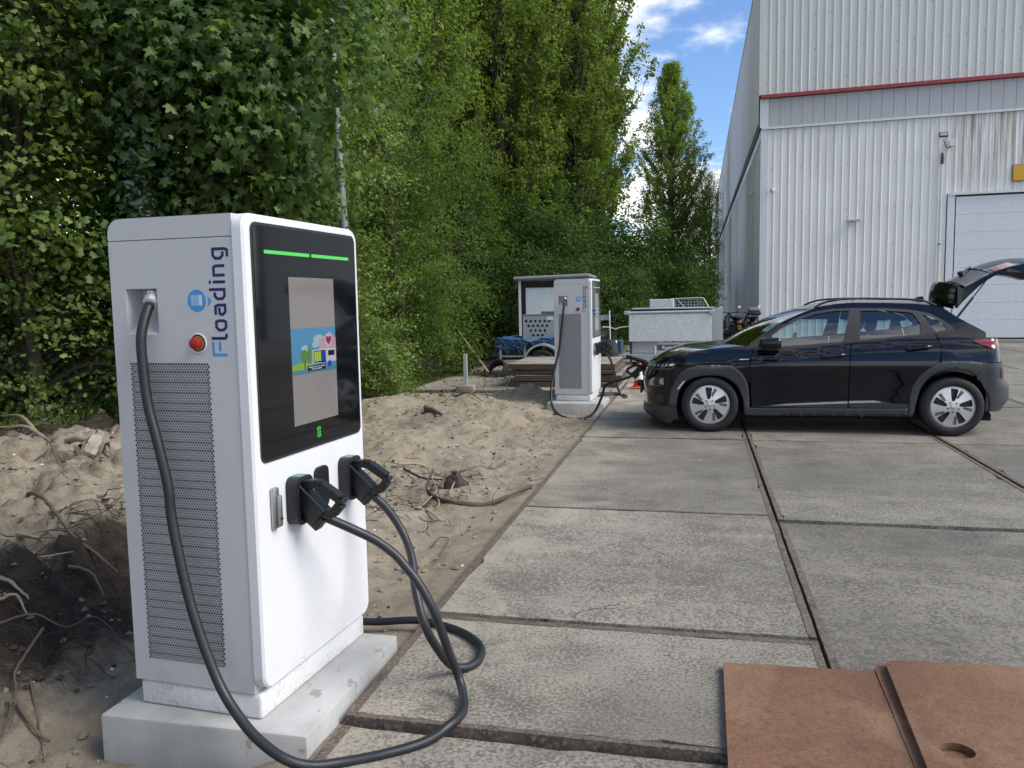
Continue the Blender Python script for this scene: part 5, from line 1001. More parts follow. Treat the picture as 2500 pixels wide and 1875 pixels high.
P = [(.42 * math.cos(R(a)), .42 * math.sin(R(a))) for a in range(12, 169, 8)]; mb = MB(); n = len(P); mb.add([(x, -.06, z) for x, z in P] + [(x, .24, z) for x, z in P] + [(x * .9, -.06, z * .9) for x, z in P], [(i, i + 1, n + i + 1, n + i) for i in range(n - 1)] + [(i, i + 1, 2 * n + i + 1, 2 * n + i) for i in range(n - 1)]); o = mb.build('mudguard', 'galv_dull', t, 50); o.location = (0, .05, .30)
# the net: a sagging tarp with mesh cords over it
def netz(x, y): return .80 + .03 * math.sin(x * 5) + .02 * math.sin(x * 13 + y * 9) + .05 * (x + .95) * .4
rows = []
for i in range(34):
    x = -1.08 + 2.3 * i / 33; lo_ = .56 + .05 * math.sin(i * 1.3) + .04 * math.sin(i * 2.9) + (.12 if -.45 < x < .5 else 0); r_ = []
    for j in range(6): r_.append((x, .17 - .012 * math.sin(i * 2.1 + j), lo_ + (netz(x, .2) - lo_) * j / 5))
    for j in range(1, 9): r_.append((x, .17 + .17 * j, netz(x, .17 + .17 * j)))
    rows.append(r_)
nt_ = MB(); nn = len(rows[0]); nt_.add([p for r_ in rows for p in r_], [(i * nn + j, i * nn + j + 1, (i + 1) * nn + j + 1, (i + 1) * nn + j) for i in range(33) for j in range(nn - 1) if (j >= 3 or (i * 7 + j * 3) % 5 > 1)]); o = nt_.build('cargo_net', 'tarp_blue', None, 60, fix=False); o.location = t.location; tag(o, 'blue cargo net and tarpaulin draped over the dark trailer', 'net')
cords = MB()
for i in range(0, 33):
    for j in range(0, nn - 3): 
        if (i + j) % 2 == 0: cords.tube([Vector(rows[i][j]) + Vector((0, -.014, .006)), Vector(rows[i + 1][j + 1]) + Vector((0, -.014, .006))], .006, 3, False)
        else: cords.tube([Vector(rows[i + 1][j]) + Vector((0, -.014, .006)), Vector(rows[i][j + 1]) + Vector((0, -.014, .006))], .006, 3, False)
o2 = cords.build('net_cord', 'net_blue', o, fix=False); o2['kind'] = 'stuff'
# ---- perforated grey locker standing in the trailer
o = empty('metal_locker', (-3.84, 18.05, .36), 0, 'grey metal locker with a triangle of round holes, standing in the trailer', 'locker'); MB().rbox(0, .86, 0, .5, 0, .93, .008, 1).build('case', 'locker_grey', o); MB().box(-.01, .87, -.01, .51, .93, .95).build('lid', 'shelter_grey', o)
for r_ in range(5):
    for k in range(6 - r_): MB().lathe([(0, 0), (.028, 0)], 'y', (.085 + k * .105 + r_ * .053, -.003, .80 - r_ * .105), 12).build('hole', 'hole_dark', o, fix=False)
MB().box(.555, .70, -.004, -.001, .82, .90).build('sticker', 'sign_white', o)
o = MB().tube([(-.24, 0, .03), (.1, .02, .03), (.30, 0, .03)], [.03, .032, .025], 8).build('log', 'stick_brown', None, 60); o.location = (-3.2, 18.2, 1.315); tag(o, 'short round log lying on top of the grey metal locker', 'log')
# ---- shelter
o = empty('shelter', (-4.33, 20.0, -.03), 0, 'open shelter with a rounded grey roof, black inner frame and pale back panel', 'shelter')
MB().tube([(-.12, .0, 2.19), (1.75, .0, 2.23)], .055, 12).build('roof_edge', 'shelter_grey', o, 60); mb = MB(); mb.add([(-.1, 0, 2.24), (1.75, 0, 2.285), (1.75, 1.5, 2.26), (-.1, 1.5, 2.22), (-.1, 0, 2.19), (1.75, 0, 2.22), (1.75, 1.5, 2.2), (-.1, 1.5, 2.16)], [(0, 1, 2, 3), (7, 6, 5, 4), (0, 4, 5, 1), (1, 5, 6, 2), (2, 6, 7, 3), (3, 7, 4, 0)]); mb.build('roof', 'shelter_grey', o)
for x in (0.0, 1.66): MB().box(x - .02, x + .035, .02, .07, 0, 2.17).build('post', 'trim_white', o)
MB().box(.04, .15, .06, .10, .0, 2.12).build('dark_frame', 'shelter_black', o); MB().box(.151, 1.64, .06, .10, 1.97, 2.12).build('dark_frame', 'shelter_black', o); MB().box(1.52, 1.64, .06, .10, .0, 1.969).build('dark_frame', 'shelter_black', o); MB().box(.152, 1.52, .075, .11, .1, 1.97).build('back_panel', 'panel_pale', o)
# ---- tyre, bicycle, ladder rack and clutter right of the farther charger
o = MB().lathe([(.19, -.10), (.22, -.125), (.30, -.12), (.335, -.08), (.345, 0), (.335, .08), (.30, .12), (.22, .125), (.19, .10)], 'x', (0, 0, 0), 36, True).build('spare_tyre', 'tyre', None, 50); o.location = (-1.80, 17.3, .42); o.rotation_euler = (R(5), 0, R(18)); tag(o, 'thick black tyre standing upright behind the farther charger, next to the bicycle mudguard', 'tyre')
o = empty('bicycle', (-1.72, 17.75, 0), R(97), 'old bicycle with a white front mudguard beside the black tyre', 'bicycle')
for x in (0, 1.02):
    MB().tube([(x + .33 * math.cos(R(a)), 0, .35 + .33 * math.sin(R(a))) for a in range(0, 361, 15)], .016, 6, False).build('wheel', 'tyre', o, 60); MB().tube([(x + .365 * math.cos(R(a)), 0, .35 + .365 * math.sin(R(a))) for a in range(30, 171, 14)], .022, 5).build('mudguard', 'cone_white', o, 60)
mb = MB()
for a, b_ in (((0, 0, .35), (.25, 0, .95)), ((.22, 0, .85), (.62, 0, .32)), ((.25, 0, .82), (.72, 0, .80)), ((.62, 0, .32), (.76, 0, .92)), ((.62, 0, .32), (1.02, 0, .35)), ((.74, 0, .80), (1.02, 0, .35))): mb.tube([a, b_], .014, 6)
mb.build('frame', 'black_plastic', o, 60); MB().tube([(.22, -.28, 1.02), (.27, -.1, 1.0), (.25, .0, .96), (.27, .1, 1.0), (.22, .28, 1.02)], .012, 6).build('handlebar', 'chrome', o, 60); MB().rbox(.66, .92, -.07, .07, .93, .99, .02, 2).build('saddle', 'tyre', o, 50)
o = empty('ladder_rack', (-2.35, 19.2, 0), R(5), 'white aluminium ladder rack leaning behind the farther charger', 'rack')
mb = MB(); bar(mb, (-.1, 0, 1.18), (.36, -.06, 1.20), .03, .12); mb.build('panel', 'galv_dull', o)
for x in (.36,): MB().tube([(x, -.1, .55), (x - .02, -.1, 1.36)], .016, 6).build('upright', 'trim_white', o)
mb = MB(); bar(mb, (-.1, 0, .92), (.36, -.06, .98), .02, .02); mb.build('rail', 'galv_dull', o)
MB().tube([(0.0, 0, .0), (.0, 0, 1.2)], .018, 6).build('upright', 'trim_white', o)
o = MB().rbox(-.35, .35, -.25, .25, 0, .70, .02, 1).build('blue_crate', 'tarp_blue'); o.location = (-2.0, 18.55, .0); tag(o, 'blue plastic crate half hidden behind the farther charger, below the ladder rack', 'crate')
o = empty('wooden_shed', (-1.55, 22.5, -.03), 0, 'low dark wooden store under a pale roof sheet, left of the waste container', 'shed')
for k in range(8): MB().box(-.02 + k * .125, .10 + k * .125, .0, .02, 0, .98).build('plank', 'trailer_dark', o)
MB().box(-.1, 1.1, -.15, .8, 1.0, 1.04).build('roof_sheet', 'galv_dull', o); MB().box(-.02, .98, .03, .7, 0, .98).build('box_core', 'hole_dark', o)
# ---- galvanised waste container
o = empty('waste_container', (-1.66, 20.5, -.02), 0, 'galvanised waste container with a tilted front flap and a grey label', 'container')
mb = MB(); mb.add([(.06, .02, .08), (1.94, .02, .08), (2.0, .02, .62), (.0, .02, .62), (.06, .9, .08), (1.94, .9, .08), (2.0, 1.0, 1.3), (0, 1.0, 1.3), (.0, .06, 1.3), (2.0, .06, 1.3)], [(0, 1, 2, 3), (2, 1, 5, 6, 9), (0, 3, 8, 7, 4), (4, 7, 6, 5), (0, 4, 5, 1), (3, 2, 9, 8)]); mb.build('body', 'galv_dull', o)
MB().rbox(.0, 1.985, -.06, -.035, .585, 1.255, .006, 1).build('front_flap', 'galvanised', o); MB().tube([(-.08, -.05, 1.29), (2.06, -.05, 1.31)], .035, 8).build('rim_bar', 'galv_dull', o, 60)
for x in (-.05, 1.98): MB().rbox(x - .07, x + .07, -.12, .06, 1.25, 1.34, .01, 1).build('bracket', 'galv_dull', o)
MB().rbox(.06, 2.06, .1, .95, 1.37, 1.405, .008, 1).build('lid', 'galv_dull', o); MB().box(.1, 2.0, .12, .9, 1.30, 1.369).build('lid_gap', 'vent_shadow', o)
for x in (.02, 1.94): MB().box(x, x + .05, -.03, .02, .06, 1.25).build('upright', 'trailer_dark' if x < 1 else 'galv_dull', o)
MB().box(.02, 1.98, -.01, .012, .30, .36).build('ledge', 'galv_dull', o); MB().box(.70, 1.38, .008, .0185, .50, .62).build('label_top', 'sign_white', o); MB().box(.70, 1.38, -.008, .014, .36, .50).build('label', 'sign_grey', o)
text_mesh('lettering', 'Restafval', .125, 'sign_white', o, Matrix.Translation((1.03, -.0095, .43)) @ Matrix.Rotation(R(90), 4, 'X'), .001, .003)
for k, x in enumerate((.86, 1.03, 1.20)): MB().box(x, x + .11, .003, .0078, .565, .60).build('lettering_top', 'vent_shadow', o)
for x in (.1, 1.9):
    for y in (.12, .85): MB().lathe([(0, -.025), (.07, -.025), (.075, 0), (.07, .025), (0, .025)], 'x', (x, y, .075), 14).build('castor', 'tyre', o, 40)
o = empty('second_container', (-1.25, 22.2, -.02), 0, 'taller galvanised container with a mesh cage, standing behind the waste container', 'container')
MB().box(.02, 1.9, .02, .9, .1, 1.36).build('body', 'galv_dull', o); MB().rbox(.0, .62, -.02, .9, 1.37, 1.62, .01, 1).build('hood_box', 'galvanised', o)
mb = MB(); mb.tube([(.55, .1, 1.62), (1.33, .1, 1.64), (1.40, .1, 1.62), (1.55, .1, 1.36)], .016, 6); mb.tube([(.72, .1, 1.61), (.92, .1, 1.36)], .014, 6); mb.build('cage_frame', 'galv_dull', o, 60)
mb = MB()
for k in range(11): x = .60 + k * .08; mb.tube([(x, .11, 1.36), (x, .11, 1.63 if x < 1.38 else 1.52)], .006, 4, False)
for k in range(4): mb.tube([(.56, .11, 1.40 + k * .065), (1.50 - k * .04, .11, 1.40 + k * .065)], .006, 4, False)
mb.build('cage_mesh', 'galv_dull', o); MB().box(.03, 1.88, .0, .018, .2, .24).build('skid', 'trailer_dark', o)
# ---- traffic cone
o = empty('traffic_cone', (-1.02, 14.9, 0), 0, 'orange and white traffic cone behind the front of the black car', 'cone'); MB().rbox(-.15, .15, -.15, .15, 0, .035, .012, 1).build('base', 'cone_orange', o)
for nm, mt, (z0, r0), (z1, r1) in (('lower_band', 'cone_orange', (.03, .115), (.15, .092)), ('white_band', 'cone_white', (.15, .0935), (.30, .063)), ('upper_band', 'cone_orange', (.30, .062), (.46, .03))): MB().lathe([(r0, z0), (r1, z1)] + ([(0, z1)] if z1 > .4 else []), 'z', (0, 0, 0), 20).build(nm, mt, o, 60)
# ---- scooters by the wall
def scooter(loc, rz, label, case=True):
    o = empty('scooter', loc, rz, label, 'scooter', 'scooters parked by the warehouse wall')   # local: tail towards -Y
    for y in (-.45, .75): MB().lathe([(.14, -.05), (.2, -.05), (.225, 0), (.2, .05), (.14, .05)], 'x', (0, y, .23), 20, True).build('wheel', 'tyre', o, 50)
    mb = MB(); sec = [(-.78, .10, .62, .72), (-.70, .17, .42, .84), (-.45, .19, .36, .88), (-.1, .18, .30, .86), (.05, .14, .22, .66), (.12, .14, .2, .36), (.35, .14, .2, .33), (.48, .19, .22, .55), (.56, .22, .3, .98), (.66, .16, .35, 1.06), (.74, .08, .45, .98)]
    ring = [(math.cos(R(a)), math.sin(R(a))) for a in range(0, 360, 30)]; n = 12
    mb.add([(w_ * c_, y, (a + b_) / 2 + (b_ - a) / 2 * s_) for y, w_, a, b_ in sec for c_, s_ in ring], [(i * n + j, i * n + (j + 1) % n, (i + 1) * n + (j + 1) % n, (i + 1) * n + j) for i in range(len(sec) - 1) for j in range(n)] + [tuple(range(n)), tuple((len(sec) - 1) * n + j for j in range(n))]); mb.build('body', 'scooter_black', o, 60)
    MB().rbox(-.16, .16, -.72, .0, .85, .93, .035, 2).build('saddle', 'tyre', o, 50); MB().tube([(-.34, .5, 1.06), (-.2, .58, 1.07), (0, .62, 1.05), (.2, .58, 1.07), (.34, .5, 1.06)], .02, 6).build('handlebar', 'black_plastic', o, 60)
    for sx in (-1, 1):
        MB().tube([(sx * .26, .54, 1.07), (sx * .34, .5, 1.22)], .009, 5).build('mirror_stalk', 'black_plastic', o); MB().lathe([(0, -.02), (.055, -.015), (.06, 0), (.04, .02), (0, .025)], 'y', (sx * .36, .5, 1.26), 12).build('mirror', 'chrome', o, 50)
    MB().rbox(-.075, .075, -.83, -.81, .46, .60, .008, 1).build('number_plate', 'plate_yellow', o)
    for k, (a, b_) in enumerate(((-.055, -.03), (-.02, .005), (.018, .05))): MB().box(a, b_, -.834, -.831, .50, .56).build('plate_mark', 'hole_dark', o)
    MB().rbox(-.10, .10, -.80, -.70, .66, .74, .02, 1).build('tail_lamp', 'lamp_red', o)
    if case:
        MB().rbox(-.23, .23, -.98, -.55, .98, 1.12, .05, 2).build('top_case', 'black_plastic', o, 50); MB().rbox(-.225, .225, -.97, -.56, 1.10, 1.27, .09, 3).build('case_lid', 'case_grey', o, 50)
    return o
scooter((1.92, 31.6, -.02), R(4), 'black scooter with a grey top case and yellow plate, nearest the warehouse corner'); scooter((1.32, 32.0, -.02), R(14), 'black scooter without a top case, left of the scooter with the grey case', False)
# ---- odds and ends near the hedge
o = MB().lathe([(.20, -.09), (.225, -.11), (.26, -.10), (.27, 0), (.26, .10), (.225, .11), (.20, .09)], 'z', (0, 0, 0), 24, True).build('old_tyre', 'tyre', None, 50); o.location = (-4.28, 17.3, .10); o.rotation_euler = (R(48), R(-22), 0); tag(o, 'small worn tyre leaning at the hedge left of the trailer', 'tyre')
o = MB().tube([(-4.45, 17.25, .08), (-5.2, 17.6, .95)], .02, 6).build('wooden_stake', 'stick_pale', None, 60); tag(o, 'thin wooden stake leaning into the hedge by the worn tyre', 'stake')

# ================================================================== PLANTS
T_MAPLE = np.array([(0, 0), (.12, .08), (.42, .02), (.30, .27), (.58, .50), (.42, .58), (.20, .56), (.20, .80), (0, 1.0), (-.20, .80), (-.20, .56), (-.42, .58), (-.58, .50), (-.30, .27), (-.42, .02), (-.12, .08)])
T_FIELD = np.array([(0, 0), (.36, .16), (.26, .42), (.40, .66), (0, 1.0), (-.40, .66), (-.26, .42), (-.36, .16)])
T_OVAL = np.array([(0, 0), (.27, .40), (0, 1.0), (-.27, .40)])
T_IVY = np.array([(0, 0), (.34, .10), (.30, .45), (0, 1.0), (-.30, .45), (-.34, .10)])
def leaves_mesh(name, C, N, size, tmpl, mat, val, fold=0.24, rng=RNG, droop=.55):
    """one leaf per row: C centres, N rough normals, size per leaf, val 0..1 tint"""
    n = len(C); k = len(tmpl); N = N / np.maximum(1e-6, np.linalg.norm(N, axis=1))[:, None]
    a = rng.normal(size=(n, 3)); T = a - (a * N).sum(1)[:, None] * N; T[:, 2] -= droop; T = T - (T * N).sum(1)[:, None] * N; T /= np.maximum(1e-6, np.linalg.norm(T, axis=1))[:, None]; B = np.cross(N, T)
    x = tmpl[:, 0]; y = tmpl[:, 1] - .45; z = -fold * np.abs(x) * 2 - .22 * y * y
    V = C[:, None, :] + size[:, None, None] * (B[:, None, :] * x[None, :, None] + T[:, None, :] * y[None, :, None] + N[:, None, :] * z[None, :, None])
    if k == 4: tri = np.array([(0, 1, 2), (0, 2, 3)])
    else:
        V = np.concatenate([V, (C + size[:, None] * T * 0.0)[:, None, :]], 1); tri = np.array([(i, (i + 1) % k, k) for i in range(k)]); k += 1
    F = (np.arange(n)[:, None, None] * k + tri[None]).reshape(-1, 3)
    me = bpy.data.meshes.new(name); V = V.reshape(-1, 3); me.vertices.add(len(V)); me.vertices.foreach_set('co', V.astype(np.float32).ravel()); me.loops.add(F.size); me.loops.foreach_set('vertex_index', F.ravel().astype(np.int32))
    me.polygons.add(len(F)); me.polygons.foreach_set('loop_start', np.arange(0, F.size, 3, dtype=np.int32)); me.update(calc_edges=True)
    at = me.attributes.new('v', 'FLOAT', 'POINT'); at.data.foreach_set('value', np.repeat(np.clip(val, 0, 1), k).astype(np.float32)); me.materials.append(MATS[mat]); return me
def crown_points(n, blobs, clump_r, per, rng, up=.6, shell=.45):
    """clumps of leaves through a set of ellipsoids (cx,cy,cz,rx,ry,rz,weight)"""
    w = np.array([b[6] for b in blobs], float); w /= w.sum(); K = max(4, n // per); bi = rng.choice(len(blobs), K, p=w); B = np.array([b[:6] for b in blobs])[bi]
    d = rng.normal(size=(K, 3)); d /= np.linalg.norm(d, axis=1)[:, None]; r = rng.uniform(0, 1, K) ** shell; cc_ = B[:, :3] + d * B[:, 3:] * r[:, None]
    idx = np.repeat(np.arange(K), per); m_ = len(idx); g_ = rng.normal(size=(m_, 3)) * clump_r * np.array([1, 1, .55]) * rng.uniform(.6, 1.5, K)[idx][:, None]; g_[:, 2] -= .25 * np.hypot(g_[:, 0], g_[:, 1])
    C = cc_[idx] + g_; N = d[idx] * .55 + rng.normal(size=(m_, 3)) * .45 + np.array([0, 0, up]); tint = rng.uniform(.2, .8, K)[idx] + rng.normal(size=m_) * .2; return C, N, tint, cc_
def limbs(name, base, tips, r0, mat='bark', mid=.55, rng=None, trunk_top=None):
    mb = MB(); base = Vector(base); top = Vector(trunk_top) if trunk_top else base + Vector((0, 0, 3)); wob = [base.lerp(top, t) + Vector((math.sin(t * 5) * .06, math.cos(t * 4) * .05, 0)) for t in (0, .2, .4, .6, .8, 1)]; mb.tube(wob, [r0 * (1 - .75 * t) for t in (0, .2, .4, .6, .8, 1)], 9)
    for q in tips:
        q = Vector(q); t = max(.15, min(.95, (q.z - base.z) / max(.1, top.z - base.z) * .7)); a = base.lerp(top, t); b_ = a.lerp(q, .5) + Vector((0, 0, .18 * (q - a).length)); L = spline([a, b_, q], 4); mb.tube(L, [r0 * .33 * (1 - .85 * i / (len(L) - 1)) + .004 for i in range(len(L))], 5)
    return mb
def tree(name, label, cat, base, blobs, n, size, tmpl, mat, clump_r, per, r0, top, seed, group=None, limbs_n=22, up=.6, shell=.45):
    rng = np.random.default_rng(seed); C, N, tint, cc_ = crown_points(n, blobs, clump_r, per, rng, up, shell); keep = C[:, 2] > sand_h(C[:, 0] + base[0], C[:, 1] + base[1]) - base[2] + .02; C, N, tint = C[keep], N[keep], tint[keep]
    o = empty(name, base, 0, label, cat, group); me = leaves_mesh('crown', C, N, size * rng.uniform(.45, 1.35, len(C)), tmpl, mat, tint, rng=rng); mesh_obj('crown', me, mat, o)
    tips = [tuple(cc_[i]) for i in rng.choice(len(cc_), min(limbs_n, len(cc_)), replace=False)]; limbs('trunk', (0, 0, -.3), tips, r0, trunk_top=top).build('trunk', 'bark', o, 60); return o
# near trees and shrubs along the hedge
HG = 'trees and shrubs of the near hedge'
tree('maple_tree', 'dark green maple with big lobed leaves hanging over the near charger', 'tree', (-5.6, 9.0, .1), [(.75, -.9, 4.3, 1.7, 1.3, 1.5, 3), (.2, -.4, 5.6, 2.0, 1.6, 1.4, 2), (.65, -.2, 3.1, .8, 1.0, .7, 1.1), (-.3, -.5, 2.9, .8, .8, .8, .7)], 22000, .106, T_MAPLE, 'leaf_maple', .22, 34, .14, (.1, -.2, 5.0), 1, HG)
tree('field_maple', 'yellow-green field maple at the far left edge, leaves reaching the top of the picture', 'tree', (-7.0, 7.4, .4), [(-.2, -.2, 3.9, 1.5, 1.2, 1.5, 3), (.4, .3, 5.2, 1.6, 1.3, 1.0, 1.5), (.0, -.4, 2.4, 1.2, .9, 1.0, 1.6)], 15000, .080, T_FIELD, 'leaf_field', .17, 52, .09, (0, 0, 4.3), 2, HG, 60)
tree('leafy_shrub', 'leafy green shrub low at the left edge behind the sand bank', 'shrub', (-7.1, 7.5, .45), [(-.1, 0, .9, 1.3, .8, 1.2, 2), (.9, .5, .7, .9, .7, 1.1, 1.6), (-.9, -.5, 1.0, .8, .7, 1.2, 1)], 15000, .062, T_FIELD, 'leaf_field', .13, 52, .06, (0, 0, 1.4), 3, HG, 60)
tree('leafy_shrub', 'dense green shrub just left of the near charger, below the ivy', 'shrub', (-5.7, 8.7, .3), [(-.3, 0, 1.0, 1.2, .7, 1.3, 2), (.7, .3, .9, 1.0, .7, 1.2, 2), (-1.0, .1, 1.9, .7, .6, .8, 1)], 15000, .062, T_FIELD, 'leaf_dark', .13, 52, .06, (0, 0, 1.6), 4, HG, 60)
tree('small_leaved_tree', 'light green small-leaved tree rising beside the lamp post', 'tree', (-5.7, 12.0, .1), [(.3, -.2, 4.0, 1.3, 1.2, 1.7, 2), (.4, .2, 5.8, 1.4, 1.4, 1.3, 2), (.0, 0, 2.2, 1.4, 1.2, 1.2, 2)], 17000, .070, T_OVAL, 'leaf_field', .16, 64, .10, (.1, 0, 5.4), 5, HG)
tree('leafy_shrub', 'bright green ferny shrub at the edge of the sand right of the near charger', 'shrub', (-5.9, 13.5, .05), [(.2, -.1, .7, 1.0, .9, .9, 2), (-.3, .8, 1.0, 1.1, 1.0, 1.2, 2), (.6, -.6, .45, .7, .6, .5, 1)], 14000, .062, T_OVAL, 'leaf_field', .12, 52, .03, (0, 0, 1.3), 6, HG)
tree('leafy_shrub', 'green shrub behind the bollard, left of the worn tyre', 'shrub', (-6.1, 16.6, .05), [(.2, 0, .9, 1.3, 1.1, 1.0, 2), (.0, .6, 2.0, 1.3, 1.1, 1.0, 2), (.9, .9, .6, .8, .7, .7, 1)], 15000, .065, T_OVAL, 'leaf_dark', .14, 54, .03, (0, 0, 2.0), 7, HG)
tree('broadleaf_tree', 'dark broadleaf tree behind the trailer and the worn tyre', 'tree', (-7.2, 18.6, .0), [(.4, -.2, 3.0, 2.0, 1.6, 2.0, 2), (.5, 0, 5.2, 2.0, 1.8, 1.8, 2), (.9, .2, 1.4, 1.6, 1.2, 1.2, 1.4)], 22000, .085, T_OVAL, 'leaf_dark', .20, 64, .14, (.2, 0, 5.6), 8, HG)
fil = tree('broadleaf_tree', 'tall broadleaf tree filling the gap behind the field maple', 'tree', (-9.2, 10.2, .2), [(0, 0, 2.4, 2.2, 2.0, 2.4, 2), (.2, .0, 5.2, 2.3, 2.0, 2.2, 2), (0, .2, 7.4, 1.8, 1.8, 1.4, 1)], 24000, .10, T_OVAL, 'leaf_dark', .24, 52, .16, (0, 0, 7.4), 9, 'trees of the second row')
for k, (x, y, rz, s_, lb) in enumerate(((-8.2, 14.2, 1.1, 1.0, 'broadleaf tree standing behind the small-leaved tree by the lamp post'), (-9.0, 19.5, 2.3, 1.05, 'broadleaf tree standing behind the poplars, above the trailer'), (-10.6, 7.0, 4.0, 1.0, 'broadleaf tree half out of view at the left edge'), (-6.6, 23.0, 3.1, .72, 'broadleaf tree behind the shelter roof'), (-7.6, 3.0, .6, 1.0, 'unseen broadleaf tree added for shade, on the bank left of the camera'), (-6.2, -2.2, 2.0, 1.0, 'unseen broadleaf tree added for shade, on the bank behind the camera'), (-4.2, -6.2, 5.0, .95, 'unseen broadleaf tree added for shade, second on the bank behind the camera'), (-8.4, 9.4, 5.6, .95, 'broadleaf tree between the field maple and the dark maple'), (-9.6, 12.6, .2, 1.0, 'broadleaf tree at the back between field maple and small-leaved tree'), (-11.2, 16.0, 3.6, 1.1, 'broadleaf tree farthest back in the left part of the wood'))):  # the three beside and behind the camera are unseen, added to shade the charger
    c_ = copy_tree(fil); c_.location = (x, y, .0 if y > 14 else .2); c_.rotation_euler = (0, 0, rz); c_.scale = (s_, s_, s_); tag(c_, lb, 'tree', 'trees of the second row')
# ivy on a trunk behind the near charger
rng = np.random.default_rng(40); n = 2800; a = rng.uniform(0, 2 * math.pi, n); zz = .6 + 2.9 * rng.random(n) ** .8; rr_ = .17 + .12 * rng.random(n) + .34 * np.maximum(0, np.sin(zz * 3 + a * 2)) * rng.random(n)
C = np.stack([rr_ * np.cos(a) + .05 * np.sin(zz * 2), rr_ * np.sin(a), zz], 1); N = np.stack([np.cos(a), np.sin(a), .5 + 0 * a], 1) + rng.normal(size=(n, 3)) * .35
iv = empty('ivy_trunk', (-5.72, 7.75, .25), 0, 'brown trunk wrapped in glossy ivy, seen above the back of the near charger', 'tree', HG); MB().tube([(0, 0, -.3), (.03, 0, 1.2), (.0, 0, 2.6), (.05, 0, 4.4)], [.17, .15, .135, .11], 12).build('trunk', 'bark', iv, 60); mesh_obj('crown', leaves_mesh('crown', C, N, .095 * rng.uniform(.6, 1.3, n), T_IVY, 'leaf_ivy', rng.uniform(0, 1, n), rng=rng), 'leaf_ivy', iv)
# poplars: upswept branches, column shaped
def poplar_meshes(seed, H, Rm, n):
    """column of steep branches, each with short upswept twigs that carry the leaves"""
    rng = np.random.default_rng(seed); mb = MB(); mb.tube([(0, 0, -.3), (.05, 0, H * .3), (0, .05, H * .65), (0, 0, H * .90)], [.32, .24, .11, .015], 9); Cs, Ns, Ts = [], [], []; nb = 300; per = n // nb
    for k in range(nb):
        f = .03 + .86 * (k / nb); h0 = H * f; an = k * 2.39996 + rng.normal() * .25; d = Vector((math.cos(an), math.sin(an), 0)); prof = Rm * min(1.0, .55 + 1.2 * f) * rng.uniform(.5, 1.15); L = min(prof * rng.uniform(1.3, 2.1), (H - h0) * .95); rtop = Rm * max(0.0, min(1.0, (H - h0 - L) / (H * .42))) ** .8 + .12; prof = min(prof, rtop)
        pts = [Vector((0, 0, h0)) + d * (prof * (1 - (1 - t) ** 1.6)) + Vector((0, 0, L * t)) for t in (0, .25, .5, .75, 1)]; mb.tube(pts, [.05 * (1 - f) + .012, .03 * (1 - f) + .01, .015, .01, .004], 4)
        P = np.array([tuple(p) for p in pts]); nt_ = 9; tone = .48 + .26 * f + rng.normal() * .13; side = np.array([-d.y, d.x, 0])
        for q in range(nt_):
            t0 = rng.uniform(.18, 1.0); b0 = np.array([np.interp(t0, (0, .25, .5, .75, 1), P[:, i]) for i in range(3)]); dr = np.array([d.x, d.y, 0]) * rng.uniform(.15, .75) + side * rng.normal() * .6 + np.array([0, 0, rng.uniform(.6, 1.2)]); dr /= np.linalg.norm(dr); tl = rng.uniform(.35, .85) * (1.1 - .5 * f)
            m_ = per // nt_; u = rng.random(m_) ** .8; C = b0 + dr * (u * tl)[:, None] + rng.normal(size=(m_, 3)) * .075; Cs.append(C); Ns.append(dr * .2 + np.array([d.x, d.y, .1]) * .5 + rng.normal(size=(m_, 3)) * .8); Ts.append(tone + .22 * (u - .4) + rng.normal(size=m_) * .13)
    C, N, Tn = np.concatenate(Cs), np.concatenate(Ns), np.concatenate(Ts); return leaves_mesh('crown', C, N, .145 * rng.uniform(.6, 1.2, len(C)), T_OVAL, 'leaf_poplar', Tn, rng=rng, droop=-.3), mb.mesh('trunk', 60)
pv = [poplar_meshes(61, 18.5, 2.35, 76000), poplar_meshes(62, 17.5, 2.35, 76000)]; pv[0][1].materials.append(MATS['bark']); pv[1][1].materials.append(MATS['bark'])
PG = 'poplars in the row'
for k, (x, y, v_, rz, s_, lb) in enumerate(((-4.35, 30.5, 0, .3, 1.0, 'tall poplar at the right end of the poplar row, its edge against the sky'), (-6.7, 28.2, 1, 1.9, 1.05, 'tall poplar second from the right end of the row'), (-9.3, 26.0, 0, 3.2, 1.05, 'tall poplar third from the right end of the row'), (-8.3, 21.8, 1, 4.4, 1.0, 'tall poplar nearest the small-leaved tree, at the left end of the row'), (-5.2, 36.0, 1, 5.2, 1.0, 'tall poplar behind the right end of the poplar row'), (-8.6, 33.5, 0, .9, 1.1, 'tall poplar farther back behind the middle of the row'), (-7.4, 31.8, 1, 4.9, 1.05, 'tall poplar behind the second one from the right end of the row'), (-10.6, 29.0, 0, 5.8, 1.05, 'tall poplar behind the third one from the right end of the row'), (-11.8, 24.0, 1, 2.6, 1.0, 'tall poplar farther back behind the left end of the row'), (-1.85, 60.0, 0, 2.2, .965, 'single poplar standing free against the sky left of the warehouse'))):
    o = empty('poplar_tree', (x, y, -.05), rz, lb, 'tree', PG); o.scale = (s_ * (1.22 if y > 50 else 1.08),) * 2 + (s_,); mesh_obj('crown', pv[v_][0], None, o); mesh_obj('trunk', pv[v_][1], None, o)
